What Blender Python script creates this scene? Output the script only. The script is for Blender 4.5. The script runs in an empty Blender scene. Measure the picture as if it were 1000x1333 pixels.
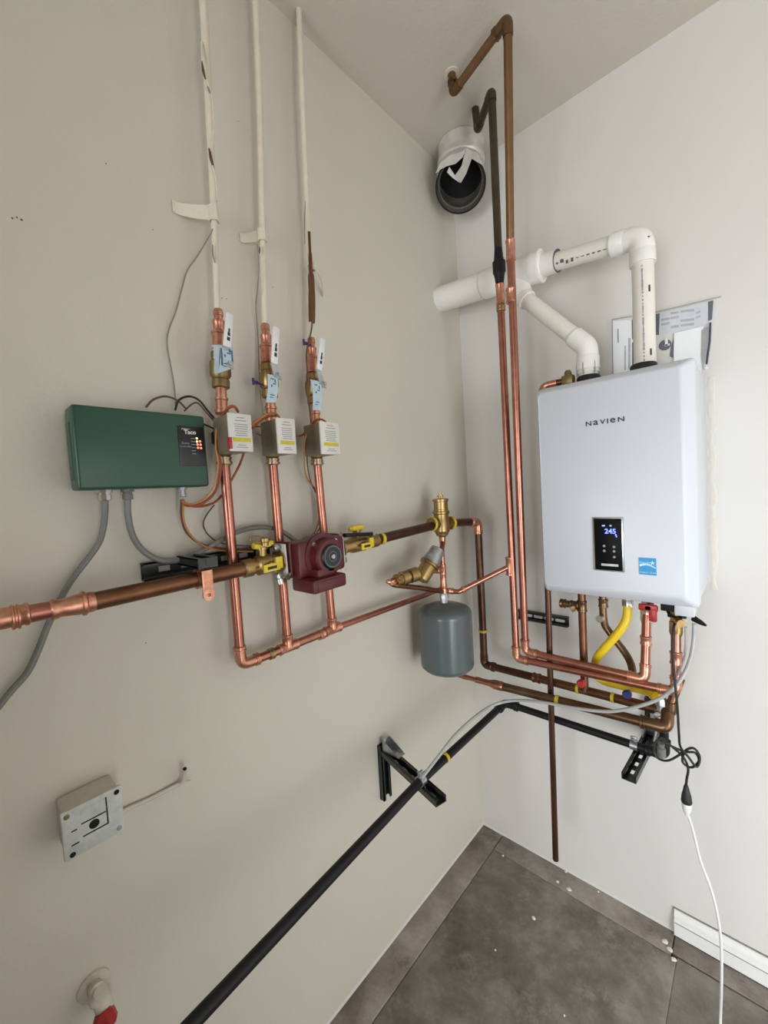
import bpy, bmesh, math, random
from mathutils import Vector as V, Matrix
random.seed(7)
S = bpy.context.scene
COL = S.collection

# ------------------------------------------------------------------ camera, world, light, exposure
YAW, PITCH, ROLL, FPX = .7437, .0510, -.05756, 532.2
CAM = V((1.0293, -1.7202, 1.6909))
RH = 3.12                                     # ceiling height
_f = V((-math.sin(YAW)*math.cos(PITCH), math.cos(YAW)*math.cos(PITCH), -math.sin(PITCH)))
_r0 = V((math.cos(YAW), math.sin(YAW), 0)); _u0 = _r0.cross(_f)
_r = math.cos(ROLL)*_r0 + math.sin(ROLL)*_u0
_u = -math.sin(ROLL)*_r0 + math.cos(ROLL)*_u0
cd = bpy.data.cameras.new('camera'); cam = bpy.data.objects.new('camera', cd); COL.objects.link(cam)
cd.sensor_fit = 'HORIZONTAL'; cd.sensor_width = 36; cd.lens = FPX/1000*36; cd.clip_start = .02
cam.matrix_world = Matrix(((_r.x, _u.x, -_f.x, CAM.x), (_r.y, _u.y, -_f.y, CAM.y), (_r.z, _u.z, -_f.z, CAM.z), (0, 0, 0, 1)))
S.camera = cam

w = bpy.data.worlds.new('sky'); S.world = w; w.use_nodes = True
w.node_tree.nodes['Background'].inputs[0].default_value = (.80, .90, 1, 1)
w.node_tree.nodes['Background'].inputs[1].default_value = 1.0
# daylight through the open garage door to the right of the camera and an open end of the passage behind it
def daylight(name, loc, rot, sx, sy, energy, col):
    ld = bpy.data.lights.new(name, 'AREA'); ld.shape = 'RECTANGLE'; ld.size = sx; ld.size_y = sy; ld.energy = energy; ld.color = col
    lo = bpy.data.objects.new(name, ld); COL.objects.link(lo); lo.location = loc; lo.rotation_euler = rot
daylight('garage_door_daylight', (3.2, -1.87, .98), (math.radians(90), 0, 0), 2.3, 1.9, 82, (.94, .975, 1))
daylight('passage_daylight', (1.0, -5.51, 1.2), (math.radians(90), 0, 0), 1.6, 2.1, 64, (.95, .975, 1))
S.view_settings.view_transform = 'Standard'; S.view_settings.look = 'None'
S.view_settings.gamma = 1; S.view_settings.exposure = 0.40; S.view_settings.use_curve_mapping = False

# ------------------------------------------------------------------ picking points on real planes of the room
def _ray(x, y): return _f + _r*((x-500)/FPX) - _u*((y-666.5)/FPX)
def _on(x, y, ax, v):
    d = _ray(x, y); t = (v-CAM[ax])/d[ax]; return CAM + d*t
def L(x, y, o=0.): return _on(x, y, 0, o)         # o metres off the left wall
def B(x, y, o=0.): return _on(x, y, 1, -o)        # o metres off the right wall
def F(x, y, z=0.): return _on(x, y, 2, z)         # at height z
def D(x, y, d): return CAM + _ray(x, y)*d

# ------------------------------------------------------------------ materials
def mat(name, col, rough=.5, metal=0., var=0., vscale=12., bump=0., bscale=60., col2=None, emit=None, alpha=None, trans=0., coat=0., spec=None):
    m = bpy.data.materials.new(name); m.use_nodes = True
    nt = m.node_tree; p = nt.nodes['Principled BSDF']; N = nt.nodes.new; K = nt.links.new
    p.inputs['Base Color'].default_value = (*col, 1); p.inputs['Roughness'].default_value = rough
    p.inputs['Metallic'].default_value = metal
    if coat: p.inputs['Coat Weight'].default_value = coat; p.inputs['Coat Roughness'].default_value = .1
    if spec is not None: p.inputs['Specular IOR Level'].default_value = spec
    if trans: p.inputs['Transmission Weight'].default_value = trans
    if alpha is not None: p.inputs['Alpha'].default_value = alpha
    if emit: p.inputs['Emission Color'].default_value = (*emit[0], 1); p.inputs['Emission Strength'].default_value = emit[1]
    if var or bump:
        tc = N('ShaderNodeTexCoord')
    if var:
        n = N('ShaderNodeTexNoise'); n.inputs['Scale'].default_value = vscale; n.inputs['Detail'].default_value = 5; n.inputs['Roughness'].default_value = .6
        K(tc.outputs['Object'], n.inputs['Vector'])
        r = N('ShaderNodeValToRGB'); r.color_ramp.elements[0].position = .32; r.color_ramp.elements[1].position = .68
        c2 = col2 or tuple(c*(1-var) for c in col)
        r.color_ramp.elements[0].color = (*c2, 1); r.color_ramp.elements[1].color = (*col, 1)
        K(n.outputs['Fac'], r.inputs['Fac']); K(r.outputs['Color'], p.inputs['Base Color'])
    if bump:
        n2 = N('ShaderNodeTexNoise'); n2.inputs['Scale'].default_value = bscale; n2.inputs['Detail'].default_value = 3
        K(tc.outputs['Object'], n2.inputs['Vector'])
        b = N('ShaderNodeBump'); b.inputs['Strength'].default_value = bump; b.inputs['Distance'].default_value = .002
        K(n2.outputs['Fac'], b.inputs['Height']); K(b.outputs['Normal'], p.inputs['Normal'])
    return m
WALL = (.612, .570, .487)
M_ = dict(
    wall=mat('wall_paint', WALL, .6, var=.05, vscale=1.6, bump=.25, bscale=75),
    wallr=mat('wall_paint_right', (.645, .622, .585), .6, var=.05, vscale=1.4, bump=.22, bscale=75),
    wallc=mat('wall_colour_overspray', (.62, .565, .485), .5, var=.14, vscale=60, bump=.3, bscale=120),
    rear=mat('dark_unseen_wall', (.20, .175, .145), .8, var=.15, vscale=4),  # unseen walls darkened to cut the light they bounce back
    ceil=mat('ceiling_paint', (.56, .515, .44), .8, var=.05, vscale=2, bump=.3, bscale=80),
    trim=mat('white_trim_paint', (.76, .75, .72), .4, var=.06, vscale=9),
    cream=mat('cream_paint', (.70, .63, .51), .45, var=.10, vscale=30, bump=.25, bscale=120),
    copper=mat('bright_copper', (.475, .20, .142), .29, .92, var=.25, vscale=26, col2=(.36, .14, .095)),
    solder=mat('soldered_copper', (.70, .37, .25), .34, .9, var=.3, vscale=60, col2=(.50, .20, .125)),
    brown=mat('oxidised_copper', (.225, .105, .055), .38, .85, var=.35, vscale=18, col2=(.14, .062, .032)),
    olive=mat('aged_brown_pipe', (.25, .13, .065), .42, .8, var=.3, vscale=16, col2=(.19, .10, .05)),
    olived=mat('aged_dark_pipe', (.095, .072, .048), .45, .7, var=.3, vscale=16, col2=(.06, .045, .03)),
    dark=mat('dark_oxidised_copper', (.12, .058, .036), .36, .8, var=.35, vscale=20, col2=(.075, .034, .02)),
    bronze=mat('bronze_pipe', (.205, .122, .068), .34, .88, var=.3, vscale=16, col2=(.12, .066, .034)),
    brass=mat('brass', (.40, .285, .125), .38, .95, var=.3, vscale=40, col2=(.33, .21, .08)),
    brassd=mat('dull_brass', (.27, .20, .09), .45, .85, var=.3, vscale=40),
    chrome=mat('nickel', (.62, .60, .55), .28, 1, var=.25, vscale=50),
    nickelb=mat('brassy_nickel', (.46, .36, .23), .32, .95, var=.3, vscale=50),
    galv=mat('galvanised_steel', (.50, .52, .53), .38, .9, var=.35, vscale=70),
    alu=mat('brushed_aluminium', (.62, .62, .62), .3, 1, var=.2, vscale=60),
    black=mat('black_enamel', (.008, .008, .009), .5, var=.3, vscale=25, spec=.3),
    strut=mat('black_strut_paint', (.010, .012, .012), .35, var=.3, vscale=25, coat=.2),
    rubber=mat('black_rubber', (.012, .012, .013), .55, var=.2, vscale=20),
    slot=mat('slot_dark', (.004, .004, .004), .9, var=.2, vscale=20),
    pvc=mat('white_pvc', (.78, .76, .72), .33, var=.04, vscale=9),
    pvcc=mat('cream_pvc', (.74, .70, .63), .33, var=.07, vscale=14),
    primer=mat('purple_primer', (.16, .10, .14), .6, var=.4, vscale=60),
    ink=mat('black_ink', (.02, .02, .025), .6, var=.1, vscale=30),
    greyink=mat('grey_ink', (.30, .31, .33), .6, var=.1, vscale=30),
    white=mat('boiler_white_enamel', (.575, .60, .64), .42, var=.02, vscale=3),
    plasw=mat('white_plastic', (.74, .74, .72), .4, var=.04, vscale=14),
    paper=mat('white_paper', (.78, .79, .80), .7, var=.04, vscale=12),
    paperm=mat('grey_white_paper', (.60, .615, .64), .7, var=.06, vscale=14),
    paperl=mat('pale_print', (.60, .62, .66), .7, var=.15, vscale=40),
    paperg=mat('grey_print', (.42, .44, .47), .7, var=.25, vscale=40),
    paperd=mat('navy_print', (.055, .06, .085), .6, var=.2, vscale=30),
    film=mat('clear_film', (.92, .93, .94), .35, alpha=.045, var=.05, vscale=10),
    filmedge=mat('bag_seam', (.42, .43, .42), .3, alpha=.75, var=.2, vscale=50),
    green=mat('green_enamel', (.016, .072, .042), .38, var=.08, vscale=12, bump=.08, bscale=200),
    panel=mat('black_panel', (.008, .009, .010), .35, var=.2, vscale=20),
    glass=mat('black_glass', (.003, .003, .004), .45, var=.1, vscale=20, spec=.12),
    ledr=mat('red_led', (.9, .2, .1), .4, emit=((1, .25, .13), 1.1), var=.05, vscale=10),
    ledy=mat('amber_led', (.9, .7, .3), .4, emit=((1, .72, .30), 1.0), var=.05, vscale=10),
    ledb=mat('blue_digits', (.1, .15, .9), .4, emit=((.10, .14, 1.0), 3.0), var=.05, vscale=10),
    red=mat('red_paint', (.42, .022, .024), .38, var=.2, vscale=30),
    pump=mat('maroon_cast_iron', (.105, .010, .014), .40, var=.25, vscale=40, bump=.15, bscale=160),
    yellow=mat('yellow_coating', (.80, .56, .012), .38, var=.10, vscale=20),
    yelh=mat('yellow_handle', (.72, .55, .02), .4, var=.15, vscale=30),
    yeld=mat('yellow_tape', (.62, .50, .03), .5, var=.2, vscale=40),
    tan=mat('tan_metal_cover', (.26, .225, .16), .42, .55, var=.15, vscale=20),
    label=mat('label_white', (.66, .64, .59), .5, var=.08, vscale=50),
    tag=mat('blue_tag', (.40, .53, .62), .6, var=.25, vscale=60, col2=(.52, .60, .64)),
    tagink=mat('blue_tag_ink', (.06, .12, .19), .6, var=.2, vscale=40),
    tank=mat('grey_tank_enamel', (.088, .108, .112), .33, var=.06, vscale=8, coat=.2),
    grey=mat('grey_conduit', (.20, .20, .19), .45, .1, var=.15, vscale=30),
    clear=mat('clear_tube', (.52, .53, .52), .18, var=.08, vscale=14, trans=.25),
    wred=mat('red_wire', (.33, .075, .035), .5, var=.2, vscale=20),
    worange=mat('orange_wire', (.46, .20, .05), .5, var=.2, vscale=20),
    wbrown=mat('brown_wire', (.11, .055, .035), .5, var=.2, vscale=20),
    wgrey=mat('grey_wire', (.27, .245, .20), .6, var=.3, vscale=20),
    purple=mat('purple_plastic', (.045, .025, .16), .4, var=.2, vscale=30),
    blueh=mat('blue_handle', (.02, .035, .16), .4, var=.2, vscale=30),
    esblue=mat('sticker_blue', (.02, .29, .62), .4, var=.05, vscale=12),
    eslight=mat('sticker_light', (.45, .74, .90), .4, var=.05, vscale=12),
    foil=mat('foil', (.86, .85, .82), .3, .45, var=.2, vscale=25, bump=.5, bscale=60),
    duct=mat('duct_wrap', (.68, .66, .61), .34, .3, var=.25, vscale=20, bump=.4, bscale=50),
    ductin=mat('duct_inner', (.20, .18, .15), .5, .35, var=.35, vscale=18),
    shade_and_rim=mat('duct_dark', (.01, .009, .009), .9, var=.2, vscale=10),  # painted shade inside the duct mouth, and its dark rim wire
    jbox=mat('worn_box_paint', (.42, .44, .41), .5, var=.3, vscale=40, col2=(.58, .59, .56)),
    patch=mat('old_paint', (.645, .61, .55), .6, var=.07, vscale=55, bump=.3, bscale=160),
)
def concrete(name, a, b, c, streak=1., off=0.):
    m = bpy.data.materials.new(name); m.use_nodes = True
    nt = m.node_tree; p = nt.nodes['Principled BSDF']; N = nt.nodes.new; K = nt.links.new
    tc = N('ShaderNodeTexCoord'); mp = N('ShaderNodeMapping'); mp.inputs['Location'].default_value = (off, off*.7, 0); K(tc.outputs['Object'], mp.inputs['Vector'])
    def noise(s, d, ro, dist=0.):
        n = N('ShaderNodeTexNoise'); n.inputs['Scale'].default_value = s; n.inputs['Detail'].default_value = d; n.inputs['Roughness'].default_value = ro; n.inputs['Distortion'].default_value = dist
        K(mp.outputs['Vector'], n.inputs['Vector']); return n
    def ramp(src, lo, hi, c0, c1, mid=None):
        r = N('ShaderNodeValToRGB'); e = r.color_ramp.elements
        e[0].position = lo; e[0].color = (*c0, 1); e[1].position = hi; e[1].color = (*c1, 1)
        if mid: k = e.new((lo+hi)/2); k.color = (*mid, 1)
        K(src.outputs['Fac'], r.inputs['Fac']); return r
    def mix(fac, x, col):
        q = N('ShaderNodeMix'); q.data_type = 'RGBA'; K(fac.outputs['Color'], q.inputs[0]); K(x, q.inputs[6]); q.inputs[7].default_value = (*col, 1); return q.outputs[2]
    base = ramp(noise(3.4, 12, .72, .15), .36, .66, a, c, b).outputs['Color']
    g = lambda v: (v, v, v)
    x = mix(ramp(noise(4.6, 11, .78, .1), .55, .68, g(0), g(.8*streak)), base, (.36, .335, .30))      # pale scuffs
    x = mix(ramp(noise(3.1, 10, .74, .1), .34, .46, g(.85), g(0)), x, (.075, .055, .038))                # dark brown stains
    x = mix(ramp(noise(48, 5, .8), .64, .72, g(0), g(.55)), x, (.44, .42, .38))                       # fine pale specks
    x = mix(ramp(noise(60, 5, .8), .26, .34, g(.6), g(0)), x, (.06, .05, .042))                        # pits
    K(x, p.inputs['Base Color']); p.inputs['Roughness'].default_value = .58
    b_ = N('ShaderNodeBump'); b_.inputs['Strength'].default_value = .4; b_.inputs['Distance'].default_value = .003
    K(noise(90, 6, .7).outputs['Fac'], b_.inputs['Height']); K(b_.outputs['Normal'], p.inputs['Normal'])
    return m
M_['floor'] = concrete('stained_concrete', (.105, .090, .074), (.20, .180, .155), (.33, .305, .27), 1.1)
M_['foot'] = concrete('footing_concrete', (.16, .132, .112), (.285, .248, .218), (.42, .38, .34), .9, 3.7)

# ------------------------------------------------------------------ mesh building
class MB:
    def __init__(s): s.v = []; s.f = []; s.flat = []
    def add(s, vs, fs, flat=False):
        o = len(s.v); s.v += [V(p) for p in vs]
        for f in fs: s.f.append([i+o for i in f]); s.flat.append(flat)
        return s
def frame(d):
    d = d.normalized(); a = V((0, 0, 1)) if abs(d.z) < .9 else V((1, 0, 0))
    x = a.cross(d).normalized(); return x, d.cross(x)
def fillet(pts, rad, k=6):
    pts = [V(p) for p in pts]
    if rad <= 0 or len(pts) < 3: return pts
    out = [pts[0]]
    for i in range(1, len(pts)-1):
        p = pts[i]; a = pts[i-1]-p; b = pts[i+1]-p
        la, lb = a.length, b.length; a.normalize(); b.normalize()
        ang = a.angle(b)
        if ang > math.pi-.03: out.append(p); continue
        t = min(rad/math.tan(ang/2), la*.48, lb*.48)
        p0, p1 = p+a*t, p+b*t
        for j in range(k+1):
            q = j/k; out.append(p0*(1-q)**2+p*2*q*(1-q)+p1*q*q)
    out.append(pts[-1]); return out
def smooth(pts, k=7):
    pts = [V(p) for p in pts]; P = [pts[0]*2-pts[1]]+pts+[pts[-1]*2-pts[-2]]; out = []
    for i in range(1, len(P)-2):
        a, b, c, d = P[i-1:i+3]
        for j in range(k):
            t = j/k; out.append(.5*((2*b)+(c-a)*t+(2*a-5*b+4*c-d)*t*t+(3*b-3*c+d-a)*t**3))
    out.append(pts[-1]); return out
def tube(m, pts, r, rad=0., n=14, cap=True):
    pts = fillet(pts, rad) if rad else [V(p) for p in pts]
    q = [pts[0]]
    for p in pts[1:]:
        if (p-q[-1]).length > 1e-5: q.append(p)
    pts = q; T = []
    for i in range(len(pts)):
        a = pts[max(i-1, 0)]; b = pts[min(i+1, len(pts)-1)]; T.append((b-a).normalized())
    x, y = frame(T[0]); vs = []; fs = []
    for i, p in enumerate(pts):
        if i:
            x = (x-T[i]*x.dot(T[i])).normalized(); y = T[i].cross(x)
        rr = r[i] if isinstance(r, (list, tuple)) else r
        vs += [p+x*(rr*math.cos(2*math.pi*k/n))+y*(rr*math.sin(2*math.pi*k/n)) for k in range(n)]
    for i in range(len(pts)-1):
        for k in range(n): fs.append((i*n+k, i*n+(k+1) % n, (i+1)*n+(k+1) % n, (i+1)*n+k))
    m.add(vs, fs)
    if cap: m.add(vs[:n], [tuple(range(n))[::-1]], True); m.add(vs[-n:], [tuple(range(n))], True)
    return m
def lathe(m, a, b, prof, n=20, cap=True):
    """prof: (fraction along a-b, radius) pairs"""
    a, b = V(a), V(b); d = b-a; x, y = frame(d); vs = []; fs = []
    for t, r in prof: vs += [a+d*t+x*(r*math.cos(2*math.pi*k/n))+y*(r*math.sin(2*math.pi*k/n)) for k in range(n)]
    for i in range(len(prof)-1):
        for k in range(n): fs.append((i*n+k, i*n+(k+1) % n, (i+1)*n+(k+1) % n, (i+1)*n+k))
    m.add(vs, fs)
    if cap: m.add(vs[:n], [tuple(range(n))[::-1]], True); m.add(vs[-n:], [tuple(range(n))], True)
    return m
def fit(m, p, d, ln, r, bead=.10, n=20):
    """a solder coupling round a pipe, centred at p along d, with rolled beads at both ends"""
    d = V(d).normalized(); p = V(p); a, b = p-d*ln/2, p+d*ln/2; e = min(.18, .004/ln)
    return lathe(m, a, b, [(0, r*.96), (e*.5, r*(1+bead)), (e*1.5, r*(1+bead)), (e*2.2, r), (1-e*2.2, r), (1-e*1.5, r*(1+bead)), (1-e*.5, r*(1+bead)), (1, r*.96)], n)
def hexn(m, a, b, r):
    return lathe(m, a, b, [(0, r*.93), (.08, r), (.92, r), (1, r*.93)], 6)
def box(m, c, ax, ay, az, sx, sy, sz, bev=0., seg=2):
    bm = bmesh.new(); bmesh.ops.create_cube(bm, size=1)
    c, ax, ay, az = V(c), V(ax).normalized(), V(ay).normalized(), V(az).normalized()
    bmesh.ops.scale(bm, vec=(sx, sy, sz), verts=bm.verts)
    if bev: bmesh.ops.bevel(bm, geom=bm.edges[:], offset=bev, segments=seg, affect='EDGES', profile=.5)
    bm.verts.index_update()
    vs = [c+ax*v.co.x+ay*v.co.y+az*v.co.z for v in bm.verts]
    fs = [[v.index for v in f.verts] for f in bm.faces]
    if ax.cross(ay).dot(az) < 0: fs = [f[::-1] for f in fs]
    bm.free(); return m.add(vs, fs)
X, Y, Z = V((1, 0, 0)), V((0, 1, 0)), V((0, 0, 1))
def abox(m, lo, hi, bev=0., seg=2):
    lo, hi = V(lo), V(hi); s = hi-lo; return box(m, (lo+hi)/2, X, Y, Z, s.x, s.y, s.z, bev, seg)
def prism(m, poly, n, th):
    """planar polygon (3-D points) given thickness th along n"""
    n = V(n).normalized(); P = [V(p) for p in poly]; k = len(P); c = sum(P, V())/k
    nn = sum(((P[i]-c).cross(P[(i+1) % k]-c) for i in range(k)), V())
    if nn.dot(n) < 0: P = P[::-1]
    vs = P+[p+n*th for p in P]
    return m.add(vs, [tuple(range(k))[::-1], tuple(range(k, 2*k))]+[(i, (i+1) % k, k+(i+1) % k, k+i) for i in range(k)], True)
def arc_ring(m, c, n, r, w_, th, a0=0, a1=360, k=24):
    """band of width w_ (along n) and thickness th round axis n"""
    n = V(n).normalized(); x, y = frame(n); vs = []; fs = []
    full = a1-a0 >= 360
    for i in range(k+1):
        a = math.radians(a0+(a1-a0)*i/k); d = x*math.cos(a)+y*math.sin(a)
        for rr, s in ((r, -1), (r, 1), (r+th, 1), (r+th, -1)): vs.append(V(c)+d*rr+n*(s*w_/2))
    for i in range(k):
        for j in range(4): fs.append((i*4+j, i*4+(j+1) % 4, i*4+4+(j+1) % 4, i*4+4+j))
    return m.add(vs, fs)
ORG = {}
def link(o, parent, org):
    COL.objects.link(o)
    if parent is not None:
        o.parent = parent
    else:
        o.location = org
def obj(name, m, material, parent=None, org=None, sharp=35):
    o_ = ORG[parent.name] if parent is not None else (V(org) if org is not None else sum(m.v, V())/len(m.v))
    me = bpy.data.meshes.new(name); me.from_pydata([tuple(p-o_) for p in m.v], [], m.f)
    bm = bmesh.new(); bm.from_mesh(me); bmesh.ops.recalc_face_normals(bm, faces=bm.faces); bm.to_mesh(me); bm.free()
    me.polygons.foreach_set('use_smooth', [True]*len(me.polygons)); me.set_sharp_from_angle(angle=math.radians(sharp))
    me.materials.append(M_[material]); me.update()
    o = bpy.data.objects.new(name, me); link(o, parent, o_); ORG[o.name] = o_
    return o
def thing(name, label, cat, loc, group=None):
    o = bpy.data.objects.new(name, None); o.empty_display_size = .03; COL.objects.link(o)
    o.location = V(loc); o['label'] = label; o['category'] = cat; ORG[o.name] = V(loc)
    if group: o['group'] = group
    return o
def tag(o, label, cat, group=None):
    o['label'] = label; o['category'] = cat
    if group: o['group'] = group
    return o
def struct(name, m, material, org=(0, 0, 0)):
    o = obj(name, m, material, None, org); o['kind'] = 'structure'; return o
def text(name, s, c, right, up, size, material, parent, th=.0006, sx=1., bold=0., fitwh=None):
    cu = bpy.data.curves.new(name, 'FONT'); cu.body = s; cu.align_x = 'CENTER'; cu.align_y = 'CENTER'; cu.size = size
    cu.extrude = th; cu.offset = bold; cu.resolution_u = 3
    t = bpy.data.objects.new('tmp_text', cu); COL.objects.link(t)
    me = bpy.data.meshes.new_from_object(t, depsgraph=bpy.context.evaluated_depsgraph_get())
    bpy.data.objects.remove(t); bpy.data.curves.remove(cu)
    right, up = V(right).normalized(), V(up).normalized(); n = right.cross(up); o_ = ORG[parent.name]
    bb_ = [(min(v.co[k] for v in me.vertices)+max(v.co[k] for v in me.vertices))/2 for k in (0, 1)]
    for v in me.vertices: v.co.x -= bb_[0]; v.co.y -= bb_[1]
    if fitwh:
        hw = max(v.co.x for v in me.vertices); hh = max(v.co.y for v in me.vertices)
        for v in me.vertices: v.co.x *= fitwh[0]/2/hw; v.co.y *= fitwh[1]/2/hh
    for v in me.vertices: v.co = V(c)-o_+right*(v.co.x*sx)+up*v.co.y+n*v.co.z
    me.materials.clear(); me.materials.append(M_[material]); me.name = name
    o = bpy.data.objects.new(name, me); link(o, parent, o_); ORG[o.name] = o_; return o

# ------------------------------------------------------------------ the garage corner
XE, YE = 4.5, -5.55
m = MB(); abox(m, (-.2, YE-.2, -.22), (XE+.2, .2, -.05)); fl = struct('floor', m, 'floor')
for i, (lo, hi) in enumerate((((.002, YE, -.05), (.105, -.002, .002)), ((.1075, -.0975, -.05), (.787, -.002, .003)), ((.7895, -.084, -.05), (XE, -.002, .001)))):
    m = MB(); abox(m, lo, hi, .004); obj('footing', m, 'foot', fl)
m = MB(); abox(m, (.1075, YE, -.06), (.804, -.0995, 0), .002); obj('slab', m, 'floor', fl)
m = MB(); abox(m, (.8045, YE, -.06), (XE, -.090, -.001), .003); obj('slab', m, 'floor', fl)
def blob(c, r, n=9):
    m = MB(); vs = [V(c)+V((0, 0, .004))]
    for ring, h in ((.6, .003), (1, 0)):
        vs += [V(c)+V((math.cos(k*6.283/n), math.sin(k*6.283/n), 0))*r*ring*random.uniform(.8, 1.2)+Z*h for k in range(n)]
    fs = [(0, 1+k, 1+(k+1) % n) for k in range(n)]+[(1+k, 1+n+k, 1+n+(k+1) % n, 1+(k+1) % n) for k in range(n)]
    return m.add(vs, fs)
for px, py, r in ((695, 1195, .008), (741, 1158, .011), (726, 1148, .007), (737, 1135, .006), (866, 1226, .012), (872, 1236, .011), (877, 1249, .009), (779, 1161, .005), (655, 1114, .004), (645, 1237, .003), (735, 1322, .003)):
    obj('paint_drip', blob(F(px, py, .002), r), 'trim', fl)
m = MB(); abox(m, (-.2, YE-.2, 0), (0, .2, RH)); wl = struct('wall_left', m, 'wall')
m = MB(); abox(m, (0, 0, 0), (XE+.2, .2, RH)); wr = struct('wall_right', m, 'wallr')
m = MB(); abox(m, (-.2, YE-.2, RH), (XE+.2, .2, RH+.15)); struct('ceiling', m, 'ceil')
m = MB(); abox(m, (XE, -1.9, 0), (XE+.2, 0, RH)); struct('wall_far', m, 'wallr')
m = MB(); abox(m, (1.9, -2.1, 0), (2.03, -1.9, RH)); abox(m, (4.37, -2.1, 0), (XE+.2, -1.9, RH)); abox(m, (2.03, -2.1, 1.98), (4.37, -1.9, RH)); struct('wall_front', m, 'rear')
m = MB(); abox(m, (1.9, YE, 0), (2.1, -2.1, RH)); struct('wall_passage', m, 'rear')
m = MB(); abox(m, (0, -2.35, 0), (.36, -2.2, 1.55)); struct('added_shade_wall', m, 'rear')  # unseen low wall, added only to shade the lower left wall
m = MB(); abox(m, (0, YE-.2, 0), (.18, YE, RH)); abox(m, (1.82, YE-.2, 0), (2.1, YE, RH)); abox(m, (.18, YE-.2, 2.27), (1.82, YE, RH)); struct('wall_rear', m, 'rear')
m = MB(); prism(m, [(0, -.0, .0), (0, 0, .010), (.004, 0, .0)], V((0, -1, 0)), 3.5); struct('trim_1', m, 'wallr')
m = MB(); prism(m, [(0.004, 0, .0), (0.004, 0, .010), (.004, -.004, .0)], X, .78); struct('trim_2', m, 'wallr')
# white baseboard with a moulded face, starting under the boiler
m = MB(); prism(m, [(.787, -.0, .004), (.787, -.016, .004), (.787, -.016, .058), (.787, -.012, .062), (.787, -.012, .078), (.787, -.008, .084), (.787, -.006, .096), (.787, 0, .098)], X, XE-.787)
bb = struct('baseboard_right', m, 'trim')
m = MB(); abox(m, (.787, -.0045, .0975), (XE, -.0002, .1005)); abox(m, (.7845, -.006, .004), (.787, -.0002, .1005)); obj('gap_shade_strip', m, 'wgrey', bb)  # grey strips that paint in the shadowed gap along the baseboard edges
m = MB(); abox(m, (.789, -.0168, .052), (XE, -.0155, .0545)); obj('groove', m, 'wgrey', bb)
m = MB()                                       # ridge of old paint left beside the boiler
vs = []
for i in range(30):
    z = 2.0-.70*i/29; a = .910+random.uniform(-.004, .004); b = .921+random.uniform(-.005, .006)
    vs += [(a, -.0005, z), (b, -.0018, z), (b+.004, -.0002, z)]
m.add(vs, [(i*3+j, i*3+j+1, i*3+j+4, i*3+j+3) for i in range(29) for j in (0, 1)])
obj('old_paint_ridge', m, 'patch', wr)

for px, py, r in ((16, 284, .0022), (22, 283, .0018), (28, 286, .0024), (138, 213, .0016), (289, 388, .0018), (295, 389, .0016), (355, 374, .0016), (310, 158, .0014), (190, 837, .0016), (199, 299, .0014)):
    m = MB(); c = L(px, py); lathe(m, c-X*.001, c+X*.0008, [(0, r), (1, r*.7)], 8); obj('wall_mark', m, 'wbrown', wl)
# ------------------------------------------------------------------ three painted risers
ris = [dict(px=[(264, -10), (269, 80), (274, 180), (279, 290), (283, 408)], lab='leftmost cream painted riser pipe with torn strap and loose wire'),
       dict(px=[(332.5, -5), (338, 140), (341, 270), (345, 426)], lab='middle cream painted riser pipe with one clip at mid height'),
       dict(px=[(389, 14), (393, 110), (399, 250), (403, 330), (405, 440)], lab='rightmost cream painted riser pipe with peeled copper above its valve')]
for i, r in enumerate(ris):
    pts = [L(x, y, .055) for x, y in r['px']]
    if i == 2: pts[0] = L(389, 13, .040)
    top = pts[0].copy(); top.z = RH+.01; pts = [top]+pts
    t = thing('riser_pipe', r['lab'], 'pipe', pts[-1], 'painted riser pipes on the left wall'); r['t'] = t
    q = smooth(pts, 4); r0, r1 = ((.0096, .0068), (.0086, .0080), (.0088, .0062))[i]
    m = MB(); tube(m, q, [r0+(r1-r0)*max(0, (k/(len(q)-1)-.35)/.65) for k in range(len(q))], n=12); obj('pipe', m, 'cream', t)
# straps
def strap(parent, c, side, ln, h, tilt=0):
    m = MB(); c = V(c); n = 9; vs = []
    for k in range(n):
        q = k/(n-1); yy = c.y+side*ln*q
        xx = .068-(.066)*min(1, q*(1.2 if side < 0 else 1))**(.7 if side < 0 else 1.6); hh = h*(1-.25*q)
        for s, o in ((1, 0), (-1, 0), (-1, .003), (1, .003)): vs.append((xx+o, yy, c.z+s*hh/2+tilt*q))
    fs = [(k*4+j, k*4+(j+1) % 4, k*4+4+(j+1) % 4, k*4+4+j) for k in range(n-1) for j in range(4)]
    m.add(vs, fs+[(0, 1, 2, 3), ((n-1)*4+3, (n-1)*4+2, (n-1)*4+1, (n-1)*4)]); arc_ring(m, c, Z, .0095, h, .0025, k=16)
    return obj('pipe_strap', m, 'cream', parent)
strap(ris[0]['t'], L(278, 279, .055), -1, .075, .036, .012)
strap(ris[1]['t'], L(341, 307, .055), -1, .035, .030, .006)
strap(ris[2]['t'], L(405, 348, .055), 1, .085, .020, -.035)
m = MB(); q = [L(404, y, .055) for y in (302, 340, 375, 420)]
tube(m, smooth([L(402.5, 302, .062), L(404, 335, .063), L(405, 360, .063), L(406, 385, .061), L(406, 420, .057)], 4), [.004]*4+[.006]*4+[.0095]*4+[.0105]*4+[.0095], n=12)
obj('bare_copper', m, 'brown', ris[2]['t'])
def wire(name, pts, r, material, label, cat='wire', group=None, n=8):
    m = MB(); tube(m, smooth(pts, 8), r, n=n); return tag(obj(name, m, material), label, cat, group)
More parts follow.
